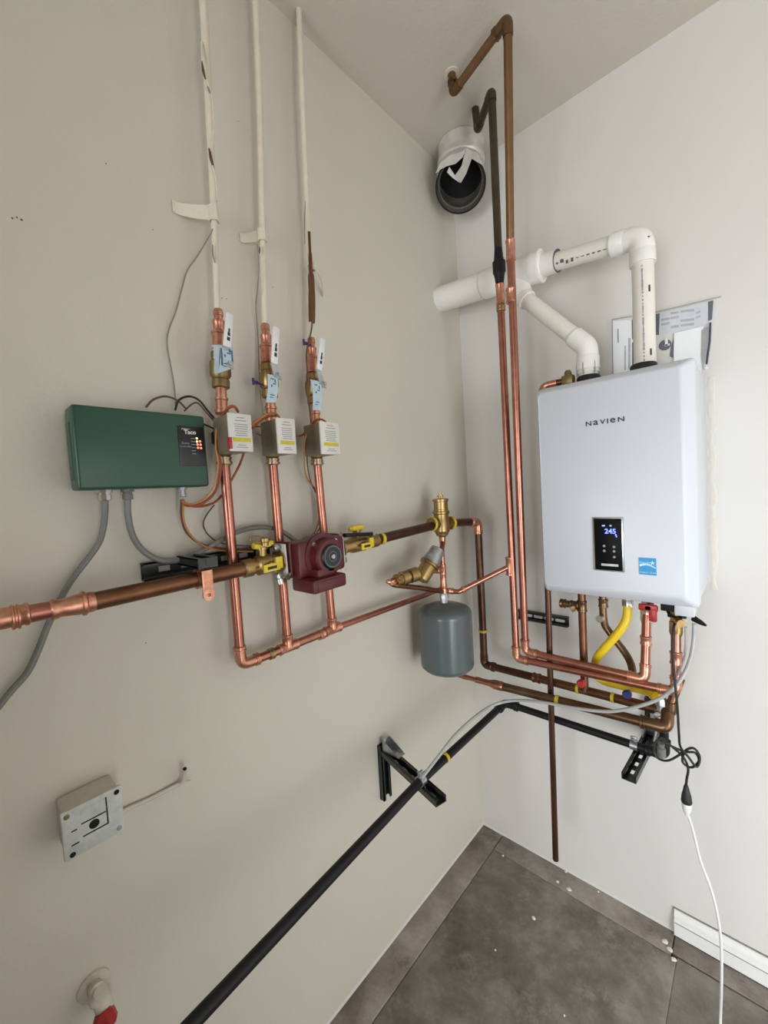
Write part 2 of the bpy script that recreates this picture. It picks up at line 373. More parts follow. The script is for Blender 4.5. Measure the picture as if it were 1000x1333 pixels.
m = MB(); tube(m, smooth([L(262.5, 55, .060), L(263.5, 80, .066), L(268, 100, .067), L(276, 128, .064), L(278, 165, .062), L(276, 190, .065), L(277, 215, .066), L(281, 235, .064), L(283, 262, .060)], 6), .0021, n=8); obj('painted_wire', m, 'cream', ris[0]['t'])
def peel(parent, pts, r, k):  # dark slivers: peeled paint with its shadow put into the colour
    m = MB(); n_ = len(pts); tube(m, smooth([L(*p) for p in pts], 5), [r*(.35+.65*math.sin(math.pi*min(1, (q+.5)/((n_-1)*5+1)))) for q in range((n_-1)*5+1)], n=8); obj('peel_shadow', m, k, parent)
peel(ris[0]['t'], [(263, 80, .0665), (264.5, 92, .0675), (267.5, 103, .0675)], .0030, 'wbrown')
peel(ris[0]['t'], [(270, 112, .0670), (274, 122, .0650)], .0020, 'wgrey')
peel(ris[0]['t'], [(272, 193, .0655), (275, 207, .0665), (278.5, 220, .0655)], .0034, 'wbrown')
peel(ris[0]['t'], [(277, 318, .0635), (277, 330, .0640), (280, 342, .0630)], .0022, 'wgrey')
peel(ris[1]['t'], [(344, 291, .060), (344, 301, .060)], .0026, 'wbrown')
peel(ris[1]['t'], [(338, 321, .063), (338, 330, .063)], .0020, 'wbrown')
peel(ris[2]['t'], [(397.5, 262, .0645), (396.5, 290, .0645), (397, 318, .0645)], .0018, 'wgrey')
wire('thermostat_wire', [L(277, 298, .060), L(272, 308, .05), L(257, 333, .03), L(244, 352, .012), L(237, 375, .01), L(229, 405, .01), L(219, 432, .01), L(218, 452, .01), L(223, 480, .012), L(227, 505, .02), L(229, 533, .035)],
     .0017, 'wgrey', 'thin grey wire dropping from the torn strap to the green box')
wire('thermostat_wire', [L(402, 345, .067), L(404, 365, .067), L(406, 395, .067), L(406, 425, .067), L(402, 445, .068), L(399, 460, .07), L(400, 490, .07), L(398, 505, .07), L(402, 525, .07), L(405, 550, .07)],
     .0022, 'wbrown', 'dark brown wire twisted down the peeled rightmost riser')
wire('thermostat_wire', [L(335, 318, .068), L(337, 345, .067), L(335, 380, .06), L(333, 400, .03), L(336, 440, .02), L(338, 500, .04), L(343, 540, .055)],
     .0015, 'wgrey', 'thin pale wire hanging beside the middle riser')

# ------------------------------------------------------------------ ball valves and zone valves
def ball_valve(top, bot, hp, label, kind, tagpx):
    """top/bot: pixels of the valve's ends on the riser; hp: lever's two ends; metres 55 mm off the wall"""
    a, b = L(*top, .055), L(*bot, .055); d = (b-a); ln = d.length; u = d.normalized()
    t = thing('ball_valve', label, 'valve', b, 'ball valves under the painted risers')
    m = MB()
    k = .30
    prof = [(0, .0098), (.02, .0118), (.06, .0118), (.065, .0104), (.10, .0104), (.11, .0145), (.135, .0145), (.145, .013), (.20, .013), (.215, .0185), (.235, .0185), (.24, .0165), (.37, .0165), (.375, .0185), (.39, .0185), (.40, .0155)]
    lathe(m, a, b, prof); obj('reducer', m, 'solder', t)
    m = MB(); c = a+d*.56
    lathe(m, a+d*.40, a+d*.75, [(0, .015), (.03, .021), (.2, .021), (.22, .019), (.3, .025), (.65, .025), (.75, .019), (.78, .021), (.98, .021), (1, .016)], 12)
    lathe(m, c, c+X*.044, [(0, .012), (.6, .012), (.62, .008), (1, .008)], 12)
    obj('body', m, 'brassd' if kind == 0 else 'brass', t)
    m = MB(); lathe(m, a+d*.75, b, [(0, .013), (.35, .013), (.36, .016), (.45, .016), (.47, .0138), (.8, .0138), (.82, .0165), (.95, .0165), (1, .014)]); obj('tailpiece', m, 'solder', t)
    # lever, parallel to the pipe
    h0, h1 = L(*hp[0], .105), L(*hp[1], .100)
    e = (h1-h0).normalized(); s = X.cross(e).normalized()
    m = MB(); prism(m, [c+X*.043-s*.012-e*.008, c+X*.043+s*.012-e*.008, h0+s*.009+V((-.005, 0, 0)), h0-s*.009-V((.005, 0, 0))], X, .003)
    lathe(m, c+X*.043, c+X*.055, [(0, .009), (.5, .009), (.55, .006), (1, .006)], 6); obj('lever', m, 'galv', t)
    m = MB(); box(m, (h0+h1)/2, s, e, X, .019, (h1-h0).length, .009, .0035); g = obj('handle_grip', m, 'plasw', t); g['label'] = 'white lever grip with black lettering'
    mid = (h0+h1)/2+X*.0049
    for q, w_ in ((-.2, .007), (-.06, .006), (.05, .004)):
        m = MB(); box(m, mid-e*(.006)+e*((h1-h0).length*q), s, e, X, w_, (h1-h0).length*.10, .0008); obj('print', m, 'ink', g)
    # paper tag hanging over the body
    q = [L(x, y, .098) for x, y in tagpx]
    m = MB(); n = 6; vs = []
    for i in range(n+1):
        f_ = i/n; bow = .006*math.sin(math.pi*f_)
        for p0, p1 in ((q[0], q[3]), (q[1], q[2])): vs.append(p0.lerp(p1, f_)+X*bow)
    vs2 = [p+X*.0012 for p in vs]; N_ = len(vs)
    fs = [(2*i, 2*i+1, 2*i+3, 2*i+2) for i in range(n)]+[(N_+2*i+2, N_+2*i+3, N_+2*i+1, N_+2*i) for i in range(n)]
    m.add(vs+vs2, fs+[(2*i, 2*i+2, N_+2*i+2, N_+2*i) for i in range(n)]+[(2*i+3, 2*i+1, N_+2*i+1, N_+2*i+3) for i in range(n)])
    if kind == 0:                                  # this tag is folded round the left side too
        qs = [L(276, 449, .05), q[0], q[3], L(275, 483, .045)]
        prism(m, qs, X, .0015)
    pt = obj('paper_tag', m, 'tag', t)
    def at(fx, fy): return (q[0].lerp(q[1], fx)).lerp(q[3].lerp(q[2], fx), fy)+X*(.0016+.006*math.sin(math.pi*fy))
    for fx, fy, w_, h_ in ((.42, .16, .012, .003), (.70, .24, .004, .009), (.62, .34, .010, .003), (.35, .42, .004, .006), (.5, .74, .016, .002), (.42, .82, .012, .002)):
        m = MB(); box(m, at(fx, fy), Y, Z, X, w_*.8, h_, .0006); obj('print', m, 'tagink', pt)
    if kind == 0:
        for fx, fy, w_, h_ in ((.1, .45, .004, .04), (.9, .5, .004, .03)):
            m = MB(); box(m, at(fx, fy), Y, Z, X, w_, h_, .0006); obj('print', m, 'tagink', pt)
    return t
v1 = ball_valve((284, 403), (289, 540), ((295.5, 452), (299, 408)), 'leftmost ball valve, tag folded round its body', 0, ((286, 449), (303, 451), (301, 480), (284, 486)))
v2 = ball_valve((345, 422), (354, 550), ((357, 474), (359.5, 426)), 'middle ball valve with blue tag and purple key', 1, ((348, 487), (361, 489), (359, 524), (346, 524)))
v3 = ball_valve((405, 440), (411, 555), ((415.5, 482), (420, 441)), 'rightmost ball valve with blue tag under the peeled riser', 1, ((404, 494), (418, 497), (417, 534), (407, 534)))
for t, (px, py) in ((v2, (333, 498)), (v3, (398, 447))):
    m = MB(); c = L(px, py, .06); box(m, c, Y, Z, X, .014, .009, .006, .002); box(m, c+V((0, -.007, .002)), Y, Z, X, .006, .018, .005, .0015)
    tube(m, [c, c+V((0, .028, -.004))], .003, n=8); obj('wire_tie', m, 'purple', t)['label'] = 'purple plastic tie'
ZV = [((292, 600), ((297, 537), (327, 541), (329, 587), (301, 587)), 'leftmost zone valve with white label and a red corner'),
      ((355, 600), ((360, 544), (384, 546), (385.5, 590), (364, 590)), 'middle zone valve, white label with yellow band'),
      ((413, 601), ((417, 549), (441, 551), (443, 591), (420, 591)), 'rightmost zone valve above the red pump')]
VBOT = []
for i, (foot, fr, lab) in enumerate(ZV):
    q = [L(*p, .16) for p in fr]; y0 = (q[0].y+q[3].y)/2; y1 = (q[1].y+q[2].y)/2; z1 = (q[0].z+q[1].z)/2; z0 = (q[2].z+q[3].z)/2
    ax = L(*foot, .055); VBOT.append(ax)
    t = thing('zone_valve', lab, 'valve', ax, 'zone valves in the three risers')
    m = MB(); lathe(m, V((.055, ax.y, z1+.004)), V((.055, ax.y, z0-.002)), [(0, .014), (.1, .019), (.3, .019), (.35, .026), (.65, .026), (.7, .019), (.95, .019), (1, .015)], 14)
    box(m, ((.07, ax.y, (z0+z1)/2)), X, Y, Z, .03, .05, .05, .006); obj('body', m, 'brassd', t)
    m = MB(); abox(m, (.082, y0, z0), (.153, y1, z1), .003); c = obj('cover', m, 'tan', t)
    m = MB(); abox(m, (.153, y0-.001, z0-.001), (.160, y1+.001, z1+.001), .0015); fp = obj('face_plate', m, 'label', t); fp['label'] = 'white printed label face'
    W, H = y1-y0, z1-z0
    m = MB(); abox(m, (.160, y0+W*.12, z0+H*.25), (.1608, y1-W*.08, z0+H*.36)); obj('yellow_band', m, 'yeld', fp)
    for fz, w_ in ((.9, .35), (.82, .5), (.72, .6), (.66, .6), (.60, .55), (.54, .6), (.48, .5), (.42, .55), (.16, .35), (.10, .5)):
        m = MB(); yc = y0+W*.52; abox(m, (.160, yc-W*w_/2, z0+H*fz-.0009), (.1606, yc+W*w_/2, z0+H*fz+.0009)); obj('print', m, 'greyink', fp)
    m = MB(); a = V((.055, ax.y, z0-.002)); b = ax+V((0, 0, -.012)); lathe(m, a, b, [(0, .0165), (.1, .0185), (.3, .0185), (.32, .017), (.55, .017), (.57, .0195), (.85, .0195), (.9, .0155), (1, .0145)], 18); obj('union_nut', m, 'nickelb', t)
    if i == 0:
        m = MB(); abox(m, (.150, y0-.0025, z0+.004), (.1615, y0+.004, z0+.030), .001); obj('red_lever', m, 'red', t)
# ------------------------------------------------------------------ copper return header on the left wall
t = thing('copper_header', 'bright copper return header joining three drops below the pump', 'pipe', L(315, 862, .055))
o = .055; rp = .0125
E0 = L(314, 866, o); T1 = L(375, 842, o); T2 = L(433, 819, o); END = L(572, 767.5, .06)
m = MB(); a = VBOT[0]-Z*.008; tube(m, [a, E0+Z*.03], rp); obj('drop_pipe', m, 'copper', t)
m = MB(); tube(m, [VBOT[1]-Z*.008, T1+Z*.012], rp); obj('drop_pipe', m, 'copper', t)
m = MB(); tube(m, [VBOT[2]-Z*.008, T2+Z*.012], rp); obj('drop_pipe', m, 'copper', t)
m = MB(); u = (T1-E0).normalized(); tube(m, [E0+Z*.046, E0, E0+u*.046], .0142, rad=.03, n=16)
fit(m, E0+Z*.044, Z, .012, .0150); fit(m, E0+u*.044, u, .012, .0150); obj('elbow', m, 'solder', t)
m = MB(); tube(m, [E0+u*.03, T1, T2], rp); obj('header_pipe', m, 'copper', t)
for T in (T1, T2):
    m = MB(); u = (T2-T1).normalized(); fit(m, T, u, .062, .0146); fit(m, T+Z*.018, Z, .036, .0146); obj('tee', m, 'solder', t)
m = MB(); fit(m, L(353, 851, o), u, .016, .0148, .05); obj('coupling', m, 'brass', t)
m = MB(); fit(m, L(418, 826, o), u, .02, .0148, .05); obj('coupling', m, 'solder', t)
m = MB(); tube(m, [T2+u*.02, END], .0103); obj('tail_pipe', m, 'copper', t)

# ------------------------------------------------------------------ main supply line on the left wall
o = .10
t = thing('supply_pipe', 'large copper supply pipe with soldered couplings entering at left edge', 'pipe', L(60, 796, o))
P0, P1, P2, P3 = L(-60, 818, o), L(67, 794, o), L(122, 783, o), L(318, 740.5, o)
m = MB(); tube(m, [P0, P2], .0155); obj('pipe', m, 'copper', t)
m = MB(); tube(m, [P2, P3], .0175, n=18); obj('pipe', m, 'brown', t)['label'] = 'dark oxidised length of pipe'
u = (P2-P1).normalized()
m = MB(); fit(m, L(0, 806, o), u, .075, .0178); fit(m, L(20, 803, o), u, .012, .0195); obj('coupling', m, 'solder', t)
m = MB(); a, b = L(65, 794.5, o), L(123, 782.5, o); lathe(m, a, b, [(0, .0165), (.04, .0185), (.14, .0185), (.2, .0165), (.3, .0165), (.62, .0195), (.68, .0195), (.7, .0225), (.78, .0225), (.82, .0195), (.95, .0195), (1, .018)]); obj('reducer', m, 'solder', t)
# ---- strut bracket behind it with a copper clamp
def channel(m, a, b, up, w_=.041, dp=.021, th=.0035, slots=(), sl=.026, sw=.013):
    """C-channel from a to b: back plate centred on a-b, flanges rising along 'up'; slots as pairs of rails left open"""
    a, b, up = V(a), V(b), V(up).normalized(); d = (b-a); ln = d.length; d.normalize(); s = up.cross(d).normalized()
    c = (a+b)/2
    if slots:
        cuts = sorted(slots); prev = 0.
        for k in list(cuts)+[None]:
            end = ln if k is None else k-sl/2
            if end > prev+.001:
                box(m, a+d*((prev+end)/2)+up*th/2, d, s, up, end-prev, w_, th)
            if k is not None:
                for q in (-1, 1): box(m, a+d*k+s*(q*(w_+sw)/4)+up*th/2, d, s, up, sl, (w_-sw)/2, th)
                prev = k+sl/2
    else: box(m, c+up*th/2, d, s, up, ln, w_, th)
    for q in (-1, 1):
        box(m, c+s*(q*(w_/2-th/2))+up*dp/2, d, s, up, ln, th, dp)
        box(m, c+s*(q*(w_/2-.005))+up*(dp-th/2), d, s, up, ln, .010, th)
    return m
t = thing('strut_bracket', 'black strut bracket with copper clamp behind the large supply pipe', 'bracket', L(265, 735, 0))
a, b = L(184, 752, 0), L(350, 711, 0); a.z = b.z = (a.z+b.z)/2
m = MB(); channel(m, b, a, X, slots=[.03+.05*k for k in range(6)]); obj('wall_channel', m, 'strut', t)
ya = L(262, 742, .1).y
m = MB(); channel(m, V((.02, ya, a.z+.006)), V((.135, ya, a.z+.006)), Z, slots=[.03, .08]); obj('arm_channel', m, 'strut', t)
m = MB(); box(m, V((.137, ya, a.z+.016)), Y, Z, X, .043, .022, .003); box(m, V((.139, ya+.006, a.z+.018)), Y, Z, X, .022, .014, .002); obj('end_cap', m, 'strut', t)
pz = L(262, 753, .1).z
m = MB(); arc_ring(m, V((.1, ya, pz)), Y, .0178, .026, .004, 0, 360); box(m, V((.128, ya, pz-.004)), Y, Z, X, .024, .05, .004, .001)
arc_ring(m, V((.128, ya, pz-.034)), X, .004, .005, .009, k=16); box(m, V((.122, ya, pz-.028)), Y, Z, X, .018, .012, .012, .002); obj('clamp', m, 'solder', t)['label'] = 'copper pipe clamp'

# ------------------------------------------------------------------ circulator pump with isolation valves
AX = L(398, 722, .10)                                # pump centre on the pipe axis
Lv = L(318, 740.5, .10); Rv = L(490, 703, .10)
u = (Rv-Lv).normalized()
pa, pb = L(368, 729, .10), L(436, 714.5, .10)
pl = (pb-pa).length
C0 = (pa+pb)/2
def iso_valve(a, b, label, left):
    a, b = V(a), V(b); d = (b-a); w_ = d.length; n = d.normalized()
    t = thing('isolation_valve', label, 'valve', (a+b)/2, 'isolation valves either side of the pump')
    m = MB()
    lathe(m, a, b, [(0, .0185), (.02, .0225), (.2, .0225), (.22, .019), (.3, .019), (.34, .025), (.62, .025), (.66, .020), (.85, .020), (.86, .03), (.9, .03)], 16)
    c = a.lerp(b, .48); lathe(m, c, c+X*.040, [(0, .012), (.6, .012), (.61, .008), (1, .008)], 12); lathe(m, c+Z*.02, c+Z*.045, [(0, .011), (.7, .011), (.72, .014), (1, .014)], 12)
    obj('body', m, 'brass', t)
    m = MB(); e = a.lerp(b, .93); s = V(n).cross(X).normalized()
    box(m, e, n, X, s, .005, .056, .090, .002); obj('flange', m, 'label', t)
    for q in (-1, 1):
        m = MB(); p = e+s*(q*.037)+X*.008; lathe(m, p-n*.022, p+n*.020, [(0, .006), (.06, .010), (.22, .010), (.24, .0055), (.76, .0055), (.78, .010), (1, .010)], 6); obj('bolt', m, 'galv', t)
    m = MB(); h = c+X*.040
    box(m, h+Z*-.004, n, Z, X, .046, .020, .006, .002); box(m, h+n*(.022 if left else -.022)+Z*.004, n, Z, X, .020, .030, .005, .002); obj('lever', m, 'yelh', t)['label'] = 'yellow lever handle'
    m = MB(); box(m, h+Z*-.004+X*.0032, n, Z, X, .026, .007, .001); obj('print', m, 'ink', t)
    m = MB(); k = c+Z*.045; box(m, k+Z*.006, n, X, Z, .050, .022, .018, .006); box(m, k+Z*.006+n*.025, n, X, Z, .014, .014, .012, .004); obj('purge_handle', m, 'yelh', t)['label'] = 'yellow purge handle'
    return t
iv1 = iso_valve(Lv-u*.004, pa+u*.002, 'left isolation valve with yellow handles between brown pipe and red pump', True)
iv2 = iso_valve(Rv+u*.002, pb-u*.002, 'right isolation valve with yellow handle under a black wrapped lever', False)
m = MB(); a = L(448, 697, .145); b = L(484, 695, .125); box(m, (a+b)/2, b-a, X, Z, (b-a).length, .018, .012, .004); obj('long_lever', m, 'black', iv2)['label'] = 'black lever sleeve'
m = MB(); lathe(m, b-u*.006, b+u*.014, [(0, .004), (.2, .009), (.8, .009), (1, .005)], 10); obj('lever_nut', m, 'chrome', iv2)
m = MB(); c = L(448, 741, .14); arc_ring(m, c, X+Y*-.3, .007, .0022, .002, k=18); tube(m, [c+Z*.008, L(446, 730, .13)], .002, n=6); obj('ring_pull', m, 'galv', iv2)
m = MB(); c = L(345, 707, .12); lathe(m, c-Z*.006, c+Z*.014, [(0, .009), (.4, .009), (.5, .012), (.9, .012), (1, .009)], 12); tube(m, smooth([c, L(335, 708, .12), L(326, 703, .12), L(329, 698, .12), L(343, 699, .12)], 4), .0018, n=6); obj('drain_cap', m, 'brass', iv1)
m = MB(); c = L(365, 756, .13); lathe(m, L(362, 748, .125), L(366, 760, .13), [(0, .006), (.4, .006), (.45, .010), (1, .010)], 12); lathe(m, L(375, 752, .125), L(379, 746, .14), [(0, .007), (1, .004)], 10); obj('drain_spout', m, 'chrome', iv1)
pt = thing('circulator_pump', 'dark red circulator pump with round dial between two yellow handled valves', 'pump', C0)
m = MB()
lathe(m, pa+u*.006, pb-u*.006, [(0, .031), (.07, .031), (.1, .022), (.28, .026), (.4, .042), (.6, .042), (.72, .026), (.9, .022), (.93, .031), (1, .031)], 20)
box(m, C0+X*.018-Z*.004, X, u, Z, .080, pl-.02, .098, .012)
s = u.cross(X).normalized()
for e in (pa+u*.008, pb-u*.008): box(m, e, u, X, s, .012, .060, .096, .005)
lathe(m, C0-X*.02, C0+X*.055, [(0, .035), (.15, .050), (.6, .055), (.8, .062), (1, .062)], 28); obj('volute', m, 'pump', pt)
m = MB(); sq = C0+X*.058; 
lathe(m, sq, sq+X*.034, [(0, .062), (.1, .062), (.14, .050), (.85, .048), (.97, .044), (1, .038)], 28); obj('motor_housing', m, 'pump', pt)
for q in range(4):
    a_ = math.radians(45+90*q); p = sq+X*.004+u*(.052*math.cos(a_))+s*(.052*math.sin(a_))
    m = MB(); lathe(m, p-X*.002, p+X*.010, [(0, .006), (.9, .006), (1, .0045)], 6); obj('bolt', m, 'chrome', pt)
m = MB(); e = sq+X*.034; lathe(m, e-X*.004, e+X*.006, [(0, .034), (.6, .034), (1, .031)], 28); dl = obj('dial_plate', m, 'panel', pt); dl['label'] = 'round black nameplate dial'
m = MB(); arc_ring(m, e+X*.006, X, .026, .0012, .003, k=28); arc_ring(m, e+X*.006, X, .012, .0012, .002, k=20); obj('dial_ring', m, 'tank', dl)
m = MB(); lathe(m, e+X*.005, e+X*.009, [(0, .007), (1, .006)], 12); obj('dial_screw', m, 'galv', dl)
bc = C0+X*.062-Z*.066-u*.018
m = MB(); box(m, bc-u*.004, X, u, Z, .095, .112, .036, .007); box(m, bc+Z*.024, X, u, Z, .06, .06, .030, .006); obj('terminal_box', m, 'pump', pt)
m = MB(); c = bc+V((.048, -.004, -.001)); box(m, c, Y, Z, X, .085, .024, .002, .0008); obj('cover', m, 'pump', pt)

# ------------------------------------------------------------------ primary pipe, air separator, pressure valve, tank
o = .115
t = thing('primary_pipe', 'dark oxidised copper pipe from pump past the air separator to below boiler', 'pipe', L(540, 692, o))
PRIM = t
S0 = L(575, 681.5, o)                                # separator on the line
A0 = L(486, 703.5, .10); R1 = .0155
El = L(619, 679, .135)
yb = -El.y                                           # distance of the drop from the right wall
E2 = B(634, 866, yb); E2.x = (E2.x+El.x)/2; El.x = E2.x
RE = B(868, 926, .24)
m = MB(); tube(m, [A0, S0], .0165); tube(m, [S0, El-(El-S0).normalized()*.03], .0158); obj('pipe', m, 'dark', t)
m = MB(); uu = (El-S0).normalized(); tube(m, [El-uu*.045, El, El-Z*.045], .0178, rad=.034, n=18); fit(m, El-uu*.045, uu, .012, .0185); fit(m, El-Z*.045, Z, .014, .0185); obj('elbow', m, 'solder', t)
m = MB(); tube(m, [El-Z*.04, E2+Z*.04], R1); obj('pipe', m, 'dark', t)
ur = (RE-E2).normalized()
m = MB(); tube(m, [E2+Z*.045, E2, E2+ur*.045], .0172, rad=.034, n=18); fit(m, E2+ur*.045, ur, .012, .0180); obj('elbow', m, 'dark', t)
MID = B(722, 889, .25); MID.z = E2.lerp(RE, (MID.x-E2.x)/(RE.x-E2.x)).z
m = MB(); tube(m, [E2+ur*.04, E2.lerp(RE, .35)], R1); obj('pipe', m, 'dark', t)
m = MB(); tube(m, [E2.lerp(RE, .35), RE], R1); obj('pipe', m, 'brown', t)
m = MB(); fit(m, E2.lerp(RE, .36), ur, .03, .0175); obj('coupling', m, 'brown', t)
for px, py in ((750, 896), (797, 907)):
    f_ = (B(px, py, .24).x-E2.x)/(RE.x-E2.x); m = MB(); arc_ring(m, E2.lerp(RE, f_), ur, R1-.0005, .010, .0018); tie = obj('cable_tie', m, 'yeld', t); tie['label'] = 'yellow band'
m = MB(); arc_ring(m, L(497, 701.5, .102), uu, .0162, .012, .003); arc_ring(m, E2.lerp(El, .93), Z, R1-.0005, .008, .003); arc_ring(m, E2.lerp(El, .24), Z, R1-.0005, .010, .003); obj('yellow_band', m, 'yeld', t)
# separator
sp = thing('air_separator', 'upright brass air separator on the dark pipe above the tank', 'valve', S0)
zt = L(574, 649, o).z-S0.z; zb = S0.z-L(577, 699, o).z
m = MB(); lathe(m, S0-Z*zb, S0+Z*zt, [(0, .012), (.06, .024), (.12, .026), (.16, .031), (.42, .031), (.46, .029), (.6, .029), (.62, .033), (.66, .033), (.68, .029), (.72, .029), (.73, .0275), (.92, .0275), (.93, .0315), (.985, .0315), (1, .024)], 24); obj('body', m, 'brass', sp)
m = MB(); top = S0+Z*zt; lathe(m, top, top+Z*.022, [(0, .008), (.3, .008), (.35, .012), (.6, .012), (.62, .005), (1, .005)], 10); lathe(m, top+V((.016, -.012, -.002)), top+V((.016, -.012, .008)), [(0, .004), (1, .004)], 8); obj('vent_cap', m, 'brass', sp)
for q in (-1, 1):
    m = MB(); a = S0+uu*(q*.030); b = S0+uu*(q*.062); lathe(m, a, b, [(0, .021), (.3, .021), (.32, .026), (.85, .026), (.88, .019), (1, .019)], 8); obj('union_nut', m, 'brass', sp)
    m = MB(); arc_ring(m, S0+uu*(q*.054), uu, .0255, .012, .0014); obj('tape_wrap', m, 'yeld', sp)
# tank
TC = D(581, 830, 1.56); TC.z = D(581, 830, 1.56).z
zt_ = D(581, 784, 1.56).z+.002; zb_ = D(582, 876, 1.56).z+.012
tk = thing('expansion_tank', 'grey steel expansion tank hanging under the brass air separator', 'tank', (TC.x, TC.y, zb_))
m = MB(); a, b = V((TC.x, TC.y, zb_)), V((TC.x, TC.y, zt_)); R = .1
lathe(m, a, b, [(0, .03), (.005, .06), (.03, .088), (.07, .0985), (.10, R), (.105, R), (.3, R), (.5, R), (.7, R), (.835, R), (.84, R), (.88, .098), (.92, .090), (.96, .066), (.985, .038), (1, .02)], 48); obj('shell', m, 'tank', tk)
tz = D(581, 770, 1.56).z
m = MB(); lathe(m, V((TC.x, TC.y, zt_-.004)), V((TC.x, TC.y, tz)), [(0, .014), (.4, .014), (.42, .017), (.8, .017), (1, .012)], 8); obj('neck', m, 'galv', tk)
for k, (zz, w_, an) in enumerate(((.42, .03, -128), (.34, .022, -128), (.30, .026, -127), (.20, .03, -127), (.16, .02, -128))):
    m = MB(); arc_ring(m, V((TC.x, TC.y, zb_+(zt_-zb_)*zz)), Z, R+.0002, .004, .0005, 0, 14, k=6); ob = obj('print', m, 'ink', tk)
    # turn the print round to the camera side
    for v in ob.data.vertices:
        p = v.co+ORG[tk.name]-TC; an_ = math.radians(215); q = Matrix.Rotation(an_, 3, 'Z') @ V((p.x, p.y, 0)); v.co = V((q.x, q.y, p.z))+TC-ORG[tk.name]
# stem with the cross of small pipes
JN = V((TC.x, TC.y, tz+.008))
sb = S0-Z*zb
st = thing('stem_pipe', 'thin copper stem joining the brass air separator to the grey tank', 'pipe', JN)
mid = V((TC.x, TC.y, L(580, 735, TC.x).z))
m = MB(); tube(m, [sb+Z*.01, sb-Z*.02, V((TC.x, TC.y, sb.z-.045)), JN], .0095, rad=.02); obj('pipe', m, 'copper', st)
m = MB(); lathe(m, sb+Z*.002, sb-Z*.030, [(0, .013), (.5, .012), (.9, .0115), (1, .010)]); fit(m, V((TC.x, TC.y, tz+.05)), Z, .05, .0118); fit(m, JN+Z*.004, Z, .03, .0128); obj('fitting', m, 'solder', st)
PRVj = D(578, 740, 1.56); PRVj = V((TC.x, TC.y, PRVj.z))
m = MB(); fit(m, PRVj, Z, .038, .0122); q0 = D(560, 744, 1.50); fit(m, PRVj.lerp(q0, .3), q0-PRVj, .03, .0115); tube(m, [PRVj, q0], .0105); obj('tee', m, 'solder', st)
# elbow piece out to the link pipe
lk = thing('link_pipe', 'thin copper pipe slanting up from the tank stem to the tall copper pair', 'pipe', JN)
C1T = B(664, 737, .27)
J1 = D(597, 770.5, 1.54)
m = MB(); tube(m, [JN, J1, C1T], .0092, rad=.02); obj('pipe', m, 'copper', lk)
m = MB(); fit(m, J1+(C1T-J1).normalized()*.022, C1T-J1, .014, .0112); fit(m, JN.lerp(J1, .5), J1-JN, .02, .0112); obj('fitting', m, 'solder', lk)
# pressure reducing valve
p0, p1, p2 = D(512, 760, 1.40), D(535, 750, 1.43), D(557, 742, 1.48)
pv = thing('pressure_valve', 'brass pressure reducing valve with grey bell left of the stem', 'valve', p1)
m = MB(); lathe(m, D(514, 756, 1.41), D(546, 746, 1.46), [(0, .012), (.04, .021), (.25, .021), (.27, .025), (.5, .025), (.52, .018), (.58, .018), (.6, .026), (.9, .026), (1, .016)], 12); fit(m, D(519, 752, 1.405), X, .03, .010); obj('body', m, 'brass', pv)
m = MB(); a, b = D(547, 756, 1.46), D(571, 714, 1.50); lathe(m, a, b, [(0, .014), (.05, .027), (.25, .029), (.45, .029), (.47, .037), (.55, .037)], 20); tube(m, [D(545, 746, 1.46), q0], .0155); obj('housing', m, 'brass', pv)
m = MB(); lathe(m, a.lerp(b, .5), b, [(0, .037), (.12, .037), (.16, .033), (.5, .030), (.95, .026), (1, .018)], 20); obj('bell', m, 'galv', pv)['label'] = 'grey metal bell top'
m = MB(); lathe(m, b-(b-a)*.03, b+(b-a)*.03, [(0, .008), (1, .006)], 6); obj('adjusting_screw', m, 'brassd', pv)
m = MB(); tube(m, [D(512, 754, 1.41), D(509, 760, 1.40), D(516, 762, 1.40), D(545, 765, 1.47), D(576, 770, 1.545)], .009, rad=.012); obj('feed_pipe', m, 'brown', pv)
m = MB(); fit(m, D(511, 758, 1.40), D(513, 762, 1.4)-D(510, 754, 1.4), .016, .0125); lathe(m, D(503, 757, 1.39), D(511, 758, 1.4), [(0, .006), (.3, .009), (1, .0095)], 12); obj('elbow', m, 'solder', pv)

# ------------------------------------------------------------------ green zone controller
q = [L(*p, .08) for p in ((92, 526), (267, 541), (272, 632), (102, 639))]
y0, y1 = (q[0].y+q[3].y)/2, (q[1].y+q[2].y)/2; z1 = (q[0].z+q[1].z)/2; z0 = (q[2].z+q[3].z)/2
gc = thing('zone_controller', 'dark green metal control box with small black panel on left wall', 'control box', (0, (y0+y1)/2, z0))
m = MB(); abox(m, (.002, y0+.004, z0+.002), (.030, y1-.004, z1-.002), .003); obj('back_box', m, 'green', gc)
m = MB(); abox(m, (.024, y0, z0), (.080, y1, z1), .006, 3); obj('cover', m, 'green', gc)
m = MB(); abox(m, (.028, y0-.0012, z0+.02), (.055, y0+.002, z1-.03), .001); obj('side_seam', m, 'green', gc)
a, b = L(230, 553, .081), L(269, 607, .081); cz = L(266, 557, .081).z; 
pz1 = (a.z+cz)/2; pz0 = (b.z+L(232, 607, .081).z)/2; py0, py1 = a.y+.001, b.y-.001
m = MB(); abox(m, (.079, py0, pz0), (.0812, py1, pz1), .0004); pn = obj('panel', m, 'panel', gc); pn['label'] = 'black status panel'
W, H = py1-py0, pz1-pz0
def pp(fx, fz): return V((.0814, py0+W*fx, pz0+H*fz))
text('lettering', 'Taco', pp(.46, .855), Y, Z, H*.145, 'label', pn, sx=1.0, bold=.0004)
m = MB(); prism(m, [pp(.13, .90), pp(.16, .945), pp(.46, .935), pp(.46, .915), pp(.2, .915)], X, .0004); obj('swoosh', m, 'greyink', pn)
